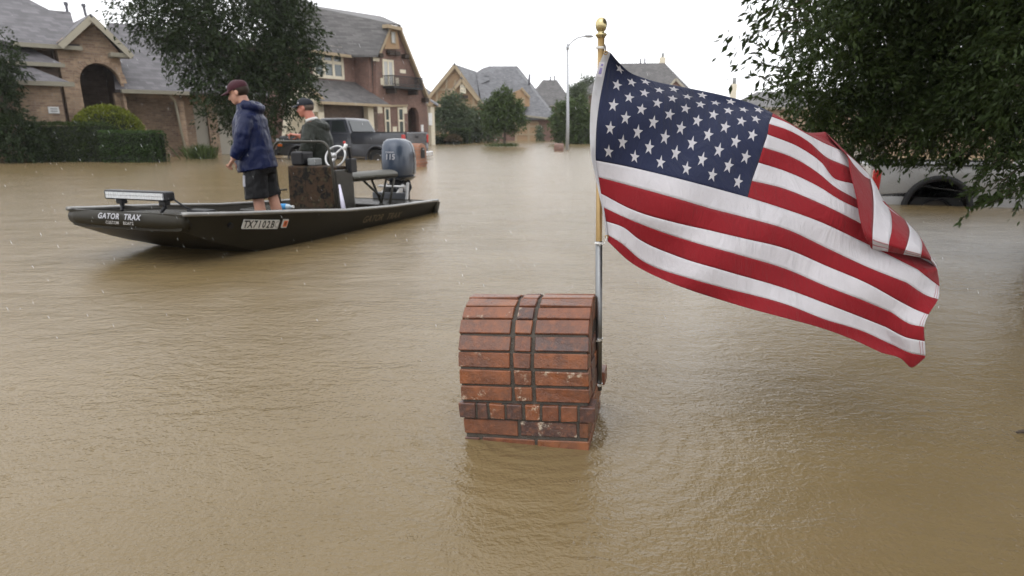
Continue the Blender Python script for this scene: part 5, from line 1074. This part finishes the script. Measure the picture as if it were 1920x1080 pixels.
MB().tube([AT(x, y, YL) for x, y in ((1096, 67.8), (1100, 67.5), (1107, 67.8), (1113, 68.5))], [(.05, .06), (.09, .14), (.09, .16), (.03, .06)], 12).build('lamp_head', 'lamp_steel', sl_, True, world=sl_)
MB().tube([AT(1064.3, 93, YL), AT(1064.3, 86, YL)], 0.085, 10).build('clamp', 'lamp_steel', sl_, True, world=sl_)
# ------------------------------------------------------------------ trees, hedges and shrubs
def leaf_mat(name, dark, light, tr=0.14, rough=0.42):
    t = NT(name); n = t.noise(2.4, 3, 0.6); g = t.new('ShaderNodeNewGeometry')
    c = t.mix(t.ramp(n, [(0.3, (0,)*3), (0.72, (1,)*3)]), dark, light)
    c = t.mix(t.math('MULTIPLY', g.outputs['Random Per Island'], 0.6), c, tuple(x*1.35 for x in light))
    t.set(col=c, rough=rough, spec=0.12); tr_n = t.new('ShaderNodeBsdfTranslucent'); t.L(t.mix(0.5, c, (0.10, 0.14, 0.02)), tr_n.inputs[0])
    mx = t.new('ShaderNodeMixShader'); mx.inputs[0].default_value = tr; t.L(t.p.outputs[0], mx.inputs[1]); t.L(tr_n.outputs[0], mx.inputs[2]); t.L(mx.outputs[0], t.out.inputs[0])
leaf_mat('oak_leaf', (0.009, 0.015, 0.007), (0.024, 0.038, 0.013)); leaf_mat('oak_leaf_near', (0.013, 0.022, 0.010), (0.046, 0.068, 0.022), 0.2, 0.32); leaf_mat('young_leaf', (0.030, 0.050, 0.017), (0.060, 0.088, 0.026)); leaf_mat('hedge_leaf', (0.016, 0.024, 0.009), (0.036, 0.054, 0.014)); leaf_mat('bush_leaf', (0.075, 0.095, 0.014), (0.19, 0.21, 0.03)); leaf_mat('box_leaf', (0.020, 0.040, 0.014), (0.050, 0.085, 0.026)); leaf_mat('grass_leaf', (0.05, 0.075, 0.025), (0.09, 0.12, 0.045)); leaf_mat('far_leaf', (0.040, 0.058, 0.032), (0.075, 0.098, 0.05)); leaf_mat('ruddy_leaf', (0.045, 0.03, 0.02), (0.09, 0.06, 0.035))
plain('bark', (0.075, 0.058, 0.045), 0.85, 0, 0.35, 8, 0.6, 25); plain('hedge_core', (0.012, 0.017, 0.008), 0.9, 0, 0.3, 6)
def leaves(rng, pos, size, dirs=None, aspect=0.36, jitter=0.35, droop=0.0):
    # one folded diamond leaf at each position
    n = len(pos); s = size*(1 + jitter*rng.uniform(-1, 1, (n, 1)))
    d = rng.normal(size=(n, 3)) if dirs is None else dirs + 0.55*rng.normal(size=(n, 3)); d[:, 2] -= droop; d /= np.linalg.norm(d, axis=1)[:, None]
    r = rng.normal(size=(n, 3)); w = np.cross(d, r); w /= np.linalg.norm(w, axis=1)[:, None]; u = np.cross(w, d)
    v = np.stack([pos, pos + d*s*0.45 + w*s*aspect*0.5 + u*s*0.08, pos + d*s, pos + d*s*0.45 - w*s*aspect*0.5 + u*s*0.08], 1).reshape(-1, 3)
    return v
def leaf_object(name, v, mat, parent, origin):
    n = len(v)//4; me = bpy.data.meshes.new(name); v = v - np.array(origin)
    me.vertices.add(4*n); me.vertices.foreach_set('co', v.astype(np.float32).ravel()); me.loops.add(4*n); me.loops.foreach_set('vertex_index', np.arange(4*n, dtype=np.int32)); me.polygons.add(n)
    me.polygons.foreach_set('loop_start', np.arange(0, 4*n, 4, dtype=np.int32)); me.update(calc_edges=True); me.materials.append(M_[mat])
    o = bpy.data.objects.new(name, me); C.objects.link(o); o.parent = parent; o['kind'] = 'stuff'; return o
def in_lobes(rng, lobes, n, shell=0.5):
    # points spread through ellipsoid lobes, more of them near the skin
    w = np.array([l[3]*l[4]*l[5] for l in lobes])**0.75; k = rng.choice(len(lobes), n, p=w/w.sum()); L = np.array(lobes)[k]
    d = rng.normal(size=(n, 3)); d /= np.linalg.norm(d, axis=1)[:, None]; r = (shell + (1-shell)*rng.random(n))**(1/1.6)
    return L[:, :3] + d*L[:, 3:6]*r[:, None], d
def clumped(rng, lobes, nclump, per, size, spread, shell=0.35, droop=0.35):
    c, d = in_lobes(rng, lobes, nclump, shell); c += rng.normal(size=c.shape)*0.10*np.mean([l[3] for l in lobes])
    ax = d + rng.normal(size=d.shape)*0.5; ax[:, 2] -= 0.15; ax /= np.linalg.norm(ax, axis=1)[:, None]
    t = rng.random((nclump, per, 1)); p = c[:, None, :] + ax[:, None, :]*(t-0.3)*spread*2.0 + rng.normal(size=(nclump, per, 3))*spread*0.22; p[:, :, 2] -= (t[:, :, 0]**2)*spread*0.5
    dr = np.repeat(ax[:, None, :], per, 1).reshape(-1, 3)
    return leaves(rng, p.reshape(-1, 3), size, dr, droop=droop), c
def px_lobes(lst, Y):      # (px, py, rx, ry, dy) in photo pixels, dy in metres off the trunk plane; depth radius as the wider one
    out = []
    for px, py, rx, ry, dy in lst:
        c = AT(px, py, Y + dy); k = (c - Vector((0, 0, H))).length/F*0.99; out.append((c.x, c.y, c.z, rx*k, max(rx, ry)*k*0.85, ry*k))
    return out
def branches(rng, base, top, lobes, r0, nb, name='trunk', parent=None, mat='bark', kink=0.12):
    m = MB(); b = Vector(base); t_ = Vector(top); n = 6; pts = [b.lerp(t_, i/n) + Vector((rng.normal()*kink*(0 < i < n), rng.normal()*kink*(0 < i < n), 0)) for i in range(n+1)]
    m.tube(pts, [lerp(r0*1.25, r0*0.55, (i/n)**0.7) for i in range(n+1)], 10); tr = m.build(name, mat, parent, True, world=parent)
    for k in range(nb):
        l = lobes[k % len(lobes)]; e = Vector(l[:3]) + Vector(rng.normal(size=3)*np.array(l[3:6])*0.35); s = pts[int(rng.integers(n//2, n+1))]; mid = s.lerp(e, 0.5) + Vector((0, 0, 0.12*(e-s).length)) + Vector(rng.normal(size=3)*0.06*(e-s).length)
        q = MB(); q.tube([s, s.lerp(mid, .5) + Vector((0, 0, .03)), mid, e], [r0*0.42, r0*0.32, r0*0.22, r0*0.06], 7); q.build('limb', mat, parent, True, world=parent)
    return tr
def tree(name, label, Y, trunk_px, lobes_px, nclump, per, size, spread, mat, r0, seed, nb=8, group=None, cat='tree', bark='bark', droop=0.35, shell=0.35, base_z=-0.62, kink=0.12):
    rng = np.random.default_rng(seed); b = AT(trunk_px, 250, Y); t_ = thing(name, label, cat, (b.x, Y, 0), 0, group); lob = px_lobes(lobes_px, Y)
    cz = np.mean([l[2] for l in lob]); branches(rng, (b.x, Y, base_z), (np.mean([l[0] for l in lob])*0.5 + b.x*0.5, Y, cz), lob, r0, nb, parent=t_, kink=kink)
    v, _ = clumped(rng, lob, nclump, per, size, spread, shell, droop); leaf_object('crown', v, mat, t_, (b.x, Y, 0)); return t_
# the dark oak in front of the left-hand houses
tree('oak_tree', 'broad dark green oak in front of the low brick house, behind the two people', 26.5, 474,
     [(435, 55, 105, 80, 0), (510, 60, 80, 90, .5), (340, 40, 75, 45, 0), (432, 142, 70, 62, -.5), (500, 155, 75, 60, .3), (428, 198, 38, 32, 0), (470, 215, 60, 35, .2), (530, 120, 46, 55, 0), (300, 20, 65, 32, .2), (370, 100, 55, 45, -.3), (552, 85, 28, 38, .2), (545, 175, 45, 32, .3), (430, -30, 130, 60, 0), (545, 30, 32, 40, 0), (262, 28, 40, 20, 0)], 2500, 16, 0.16, 0.32, 'oak_leaf', 0.20, 3, 12)
# dark clipped shrub tree at the frame's left edge
tree('shrub_tree', 'dark shrub tree with dense round tiers beside the house with the address plaque', 25.5, 8, [(2, 100, 22, 30, 0), (0, 190, 32, 28, 0), (8, 240, 40, 30, 0), (30, 265, 40, 36, -.2), (-20, 150, 26, 30, 0), (5, 130, 20, 22, 0)], 700, 14, 0.14, 0.22, 'oak_leaf', 0.10, 4, 6)
def hedge(name, label, x0, x1, y0, y1, Yd, dep, mat, seed, n=5000, size=0.09, round_=False, group=None):
    rng = np.random.default_rng(seed); a, b = AT(x0, y0, Yd), AT(x1, y0, Yd); zt = (a.z+b.z)/2; zb_ = -0.5; cx_ = (a.x+b.x)/2; w = (b.x-a.x)/2
    t_ = thing(name, label, 'shrub' if round_ else 'hedge', (cx_, Yd + dep/2, 0), 0, group)
    if round_:
        zc = AT(x0, y1, Yd).z; hh = zt - zc
        d = rng.normal(size=(n, 3)); d /= np.linalg.norm(d, axis=1)[:, None]; d[:, 2] = np.abs(d[:, 2])*1.0; p = d*np.array([w, dep/2, hh])*rng.uniform(.90, 1.0, (n, 1)) + np.array([cx_, Yd+dep/2, zc]); nr = d
        c_ = MB(); c_.loft([[Vector((cx_ + w*.93*math.cos(f)*math.cos(a_), Yd+dep/2 + dep/2*.93*math.cos(f)*math.sin(a_), zc + hh*.93*math.sin(f))) for a_ in np.linspace(0, 2*math.pi, 19)[:-1]] for f in np.linspace(-0.2, 1.5, 8)]); c_.loft([[Vector((cx_ + w*.8*math.cos(a_), Yd+dep/2+dep*.4*math.sin(a_), z)) for a_ in np.linspace(0, 2*math.pi, 13)[:-1]] for z in (-.5, zc)]); c_.build('core', 'hedge_core', t_, True, world=t_)
    else:
        f = rng.integers(0, 4, n); u, v_ = rng.uniform(-1, 1, n), rng.uniform(-1, 1, n); p = np.zeros((n, 3)); nr = np.zeros((n, 3))
        for k, (px_, nn) in enumerate((((u, -1 + 0*u, v_), (0, -1, 0)), ((u, v_, 1 + 0*u), (0, 0, 1)), ((1 + 0*u, u, v_), (1, 0, 0)), ((u, -1+0*u, v_), (0, -1, 0)))):
            s_ = f == k; p[s_] = np.stack(px_, 1)[s_]; nr[s_] = nn
        h2_ = (zt - zb_)/2; p = p*np.array([w, dep/2, h2_])*(1 - 0.03*rng.random((n, 1))) + np.array([cx_, Yd+dep/2, zb_+h2_]); p += 0.05*np.sin(p*5.0) + 0.04*np.sin(p[:, [1, 2, 0]]*11.0)
        MB().box(a.x+.06, b.x-.06, Yd+.07, Yd+dep-.07, zb_, zt-.06).build('core', 'hedge_core', t_, world=t_)
    leaf_object('foliage', leaves(rng, p, size, nr*0.9), mat, t_, (cx_, Yd+dep/2, 0)); return t_
hedge('clipped_hedge', 'long clipped hedge under the address plaque of the low brick house', 36, 186, 233, 290, 25.9, 1.0, 'hedge_leaf', 11, 7000)
hedge('clipped_hedge', 'short low box hedge with bright green top at the garage end of the long hedge', 178, 282, 247, 290, 25.4, 1.1, 'box_leaf', 12, 6000)
hedge('round_bush', 'yellow green rounded bush swelling above the hedges by the arched entry', 104, 240, 196, 250, 27.0, 1.6, 'bush_leaf', 13, 6000, 0.10, True)
def tuft(name, label, px, py, hpx, Yd, mat, seed, n=260, group=None, wide=0.5):
    rng = np.random.default_rng(seed); b = AT(px, py, Yd); k = Yd/F; t_ = thing(name, label, 'plant', (b.x, Yd, 0), 0, group); p = np.stack([b.x + rng.normal(size=n)*wide*.5, Yd + rng.normal(size=n)*wide*.5, np.full(n, -0.1)], 1); d = np.stack([rng.normal(size=n)*.45, rng.normal(size=n)*.45, np.ones(n)], 1)
    d /= np.linalg.norm(d, axis=1)[:, None]; w = np.cross(d, rng.normal(size=(n, 3))); w /= np.linalg.norm(w, axis=1)[:, None]; L = hpx*k*rng.uniform(.6, 1.15, (n, 1)) + 0.1; v = np.stack([p - w*.018, p + w*.018, p + d*L*.6 + w*.014, p + d*L + np.array([0, 0, -.12])*L], 1).reshape(-1, 3)
    leaf_object('blades', v, mat, t_, (b.x, Yd, 0)); return t_
tuft('grass_clump', 'pale grass clump growing by the downspout of the garage', 378, 289, 32, 29.0, 'grass_leaf', 21, 420)
# young tree in the street, and its plants
tree('young_tree', 'young round-crowned green tree standing alone in the flooded street', 52.8, 944, [(945, 205, 28, 32, 0), (926, 222, 20, 22, 0), (964, 222, 18, 22, 0), (943, 180, 13, 16, 0), (970, 203, 10, 12, 0), (921, 202, 11, 13, 0)], 800, 14, 0.20, 0.26, 'young_leaf', 0.11, 31, 8)
for k, (px, py) in enumerate(((928, 274), (952, 272), (962, 270), (940, 274))): tuft('border_plant', 'low leafy plant poking out of the flood at the foot of the young tree', px, py, 9, 52.0 + .3*k, 'young_leaf', 40+k, 120, 'plants at the foot of the young tree', .6)
# planting round the half-timbered house
tree('garden_tree', 'feathery dark green tree before the half-timbered gable', 66, 848, [(850, 205, 24, 24, 0), (838, 225, 24, 20, 0), (862, 225, 20, 22, 0), (848, 190, 12, 12, 0), (826, 208, 10, 12, 0)], 700, 12, 0.26, 0.45, 'far_leaf', 0.10, 51, 7)
tree('garden_tree', 'dark shrubby tree between the half-timbered gable and the young street tree', 68, 895, [(893, 235, 26, 26, 0), (908, 215, 18, 20, 0), (880, 245, 24, 20, 0), (920, 240, 18, 24, 0)], 600, 12, 0.26, 0.42, 'far_leaf', 0.12, 52, 6)
hedge('clipped_hedge', 'small clipped hedge block before the half-timbered house', 842, 878, 243, 268, 62, 2.0, 'hedge_leaf', 53, 2500, 0.16)
hedge('clipped_hedge', 'low wet hedge along the far side of the grey pickup', 797, 842, 255, 268, 60, 1.6, 'hedge_leaf', 54, 1800, 0.16)
hedge('round_bush', 'low ruddy bush between the two far hedges', 832, 864, 254, 264, 59, 1.8, 'ruddy_leaf', 55, 1500, 0.15, True)
tree('garden_tree', 'full green tree growing behind the street lamp', 62, 1072, [(1068, 225, 30, 32, 0), (1090, 232, 26, 32, 0), (1055, 215, 16, 20, 0), (1080, 200, 16, 16, 0), (1105, 245, 30, 26, 0), (1075, 255, 30, 14, 0)], 1100, 13, 0.26, 0.42, 'young_leaf', 0.14, 56, 8)
tree('garden_tree', 'dark narrow conifer-like tree before the house roofs behind the lamp', 74, 1082, [(1082, 185, 14, 20, 0), (1078, 170, 9, 10, 0), (1088, 175, 10, 14, 0)], 350, 12, 0.24, 0.35, 'far_leaf', 0.10, 57, 5)
tree('far_tree', 'thin pale tree crown showing over the far roofs', 130, 1100, [(1096, 152, 8, 5, 0), (1108, 150, 9, 4, 0), (1102, 156, 12, 4, 0)], 130, 8, 0.45, 0.55, 'far_leaf', 0.12, 58, 6)
tree('garden_tree', 'small columnar shrub by the garage of the half-timbered house', 76, 1012, [(1012, 252, 4, 10, 0), (1011, 245, 3, 7, 0)], 90, 10, 0.2, 0.25, 'far_leaf', 0.05, 59, 2)
# the great oak on the right: near leaves one can tell apart
rng = np.random.default_rng(77); tb = Vector((4.87, 6.38, -0.62))
oak = thing('oak_tree', 'great dark live oak overhanging the flood and the white pickup, its low limbs drooping', 'tree', (tb.x, tb.y, 0))
lob_near = []
for px, py, rx, ry, Yd in ((1540, 65, 46, 46, 6.0), (1482, 152, 30, 36, 6.2), (1522, 185, 56, 38, 6.4), (1595, 125, 76, 62, 6.4), (1600, 220, 80, 50, 6.6), (1690, 60, 110, 90, 6.5), (1700, 170, 120, 72, 6.6), (1690, 245, 80, 36, 6.8), (1800, 100, 120, 120, 6.2), (1820, 215, 110, 62, 6.0), (1770, 262, 80, 24, 6.9), (1900, 150, 110, 130, 5.6), (1905, 275, 55, 45, 5.4), (1615, 5, 70, 42, 6.3), (1660, -40, 160, 60, 6.3), (1850, -60, 160, 80, 5.8), (1540, 230, 50, 24, 6.8), (1980, 60, 120, 160, 5.2), (1985, 290, 70, 60, 5.4), (1625, 275, 40, 20, 7.2)):
    c = AT(px, py, Yd); k = Yd/F; lob_near.append((c.x, c.y, c.z, rx*k, max(.30, rx*k*.9), ry*k))
lob_high = [(4.6, 7.2, 3.6, 2.4, 2.2, 1.0), (6.2, 5.6, 3.2, 2.2, 2.4, 1.6), (5.2, 4.0, 3.9, 2.0, 1.6, 0.9), (6.6, 8.4, 2.8, 2.2, 1.8, 1.4), (4.0, 8.2, 2.6, 1.4, 1.2, 0.8), (5.6, 6.4, 5.0, 2.6, 2.6, 1.2), (4.6, 3.6, 3.5, 1.7, 1.5, 0.8), (3.7, 5.2, 3.7, 1.5, 1.5, 0.8), (5.6, 2.2, 3.4, 1.8, 1.6, 0.9), (4.2, 1.6, 3.8, 1.2, 1.2, 0.6)]
lob_over = [(5.0, 1.0, 4.3, 2.2, 2.0, .9), (3.3, 3.6, 4.5, 1.4, 1.4, .7), (6.6, -.5, 3.9, 2.0, 2.0, 1.0), (4.2, -.6, 4.7, 1.7, 1.7, .8), (7.4, 3.0, 4.0, 2.0, 2.4, 1.4), (3.0, 1.4, 5.0, 1.2, 1.4, .6), (4.4, 3.0, 5.2, 1.8, 1.8, .7)]
branches(rng, tb, (5.3, 6.5, 2.6), [lob_near[i] for i in (11, 17)] + lob_high + lob_over, 0.16, 18, parent=oak, kink=.05)
v1, cl = clumped(rng, lob_near, 4000, 18, 0.050, 0.11, 0.12, 0.3); v2, _ = clumped(rng, lob_high, 5200, 14, 0.12, 0.30, 0.2, 0.3)
# the drooping sprays at the skirt and the loose twigs against the sky
sp_v = []
def spray(p0, p1, p2, n=34, size=0.062):
    pts = [AT(*p) for p in (p0, p1, p2)]; q = MB(); cv = [pts[0]*(1-t)**2 + pts[1]*2*t*(1-t) + pts[2]*t*t for t in np.linspace(0, 1, 9)]; q.tube(cv, [lerp(.0045, .0014, i/8) for i in range(9)], 5); q.build('twig', 'bark', oak, True, world=oak)
    t = rng.random(n)**0.8; P_ = np.array([pts[0]*(1-a)**2 + pts[1]*2*a*(1-a) + pts[2]*a*a for a in t]); dd = np.array(pts[2]-pts[0]); dd = dd/np.linalg.norm(dd); sp_v.append(leaves(rng, P_, size, np.repeat(dd[None], n, 0)*1.1, 0.36))
for a in (((1905, 320, 5.2), (1860, 350, 5.2), (1797, 418, 5.25)), ((1920, 340, 5.2), (1880, 360, 5.2), (1835, 385, 5.2)), ((1900, 330, 5.3), (1880, 345, 5.3), (1868, 372, 5.3)), ((1930, 330, 5.1), (1915, 360, 5.1), (1905, 395, 5.1)), ((1870, 300, 5.4), (1840, 320, 5.4), (1828, 352, 5.4)), ((1880, 335, 5.2), (1850, 352, 5.2), (1810, 365, 5.2)), ((1915, 350, 5.15), (1885, 375, 5.15), (1850, 380, 5.15))): spray(*a, n=46)
for a in (((1520, 40, 6), (1470, 30, 6), (1418, 62, 6)), ((1500, 20, 6), (1460, 5, 6), (1425, 30, 6)), ((1480, 110, 6), (1440, 100, 6), (1413, 78, 6)), ((1450, 160, 6.1), (1420, 130, 6.1), (1402, 150, 6.1)), ((1500, 60, 6), (1450, 60, 6), (1410, 48, 6)), ((1520, 0, 6), (1490, 10, 6), (1450, 45, 6)), ((1440, 190, 6.2), (1415, 175, 6.2), (1398, 190, 6.2)), ((1470, 130, 6), (1440, 120, 6), (1420, 118, 6))): spray(*a, n=22, size=0.055)
for k in range(26):
    x = rng.uniform(1560, 1880); y = 262 + 26*math.sin((x-1560)/320*math.pi); spray((x, y, 6.4), (x + rng.uniform(-25, 25), y + 12, 6.4), (x + rng.uniform(-45, 20), y + rng.uniform(14, 48), 6.4), 24)
leaf_object('crown', v1, 'oak_leaf_near', oak, (tb.x, tb.y, 0)); leaf_object('crown', v2, 'oak_leaf', oak, (tb.x, tb.y, 0)); v3, _ = clumped(rng, lob_over, 3800, 14, 0.19, 0.36, 0.2, 0.3); leaf_object('crown', v3, 'oak_leaf', oak, (tb.x, tb.y, 0)); leaf_object('crown', np.concatenate(sp_v), 'oak_leaf_near', oak, (tb.x, tb.y, 0))
# drifting leaf litter
tw = G(1912, 813); lt = thing('floating_twig', 'small dark twig floating on the open water right of the flag', 'twig', (tw.x, tw.y, 0)); q = MB(); q.tube([(-.012, 0, .004), (0.0, .004, .008), (.02, .002, .005), (.045, -.004, .003)], [.004, .006, .005, .002], 6); q.build('stick', 'bark', lt, True); q = MB(); q.add([(0, 0, .01), (.012, .008, .014), (.028, .006, .012), (.012, -.004, .008)], [(0, 1, 2, 3)]); q.build('leaf', 'bark', lt)
# ------------------------------------------------------------------ falling rain and damp air
t = NT('rain_drop'); t.set(col=(0.82, 0.84, 0.86), rough=0.12, ior=1.33, spec=0.6, trans=0.35)
rng = np.random.default_rng(9); n = 2000
Yr = 3.0 + 12*rng.random(n)**1.3; Xr = (rng.random(n)*1.7 - 0.85)*Yr; Zr = rng.random(n)*np.minimum(6.0, 1.1 + Yr*0.30) + 0.05
fall = Vector((0.42, -0.05, -1.0)).normalized(); sd = fall.cross(Vector((0, 1, 0))).normalized(); up_ = sd.cross(fall)
m = MB()
for x, y, z in zip(Xr, Yr, Zr):
    if y < 2.6 and -0.3 < x < 1.5: continue
    L = rng.uniform(.012, .026); r = rng.uniform(.0005, .0009); p = Vector((x, y, z)); rr = [p + (sd*math.cos(a) + up_*math.sin(a))*r for a in (0, 2.09, 4.19)]
    m.add([p - fall*L*0.55] + rr + [p + fall*L*0.45], [(0, 2, 1), (0, 3, 2), (0, 1, 3), (4, 1, 2), (4, 2, 3), (4, 3, 1)])
o = m.build('rain', 'rain_drop'); o['kind'] = 'stuff'

t = NT('haze_air'); t.n.remove(t.p); vol = t.new('ShaderNodeVolumePrincipled'); vol.inputs['Color'].default_value = (0.95, 0.96, 0.98, 1); vol.inputs['Density'].default_value = 0.0004; t.L(vol.outputs[0], t.out.inputs['Volume'])
o = MB().box(-160, 160, -60, 190, -1.7, 16).build('haze', 'haze_air'); o['kind'] = 'stuff'
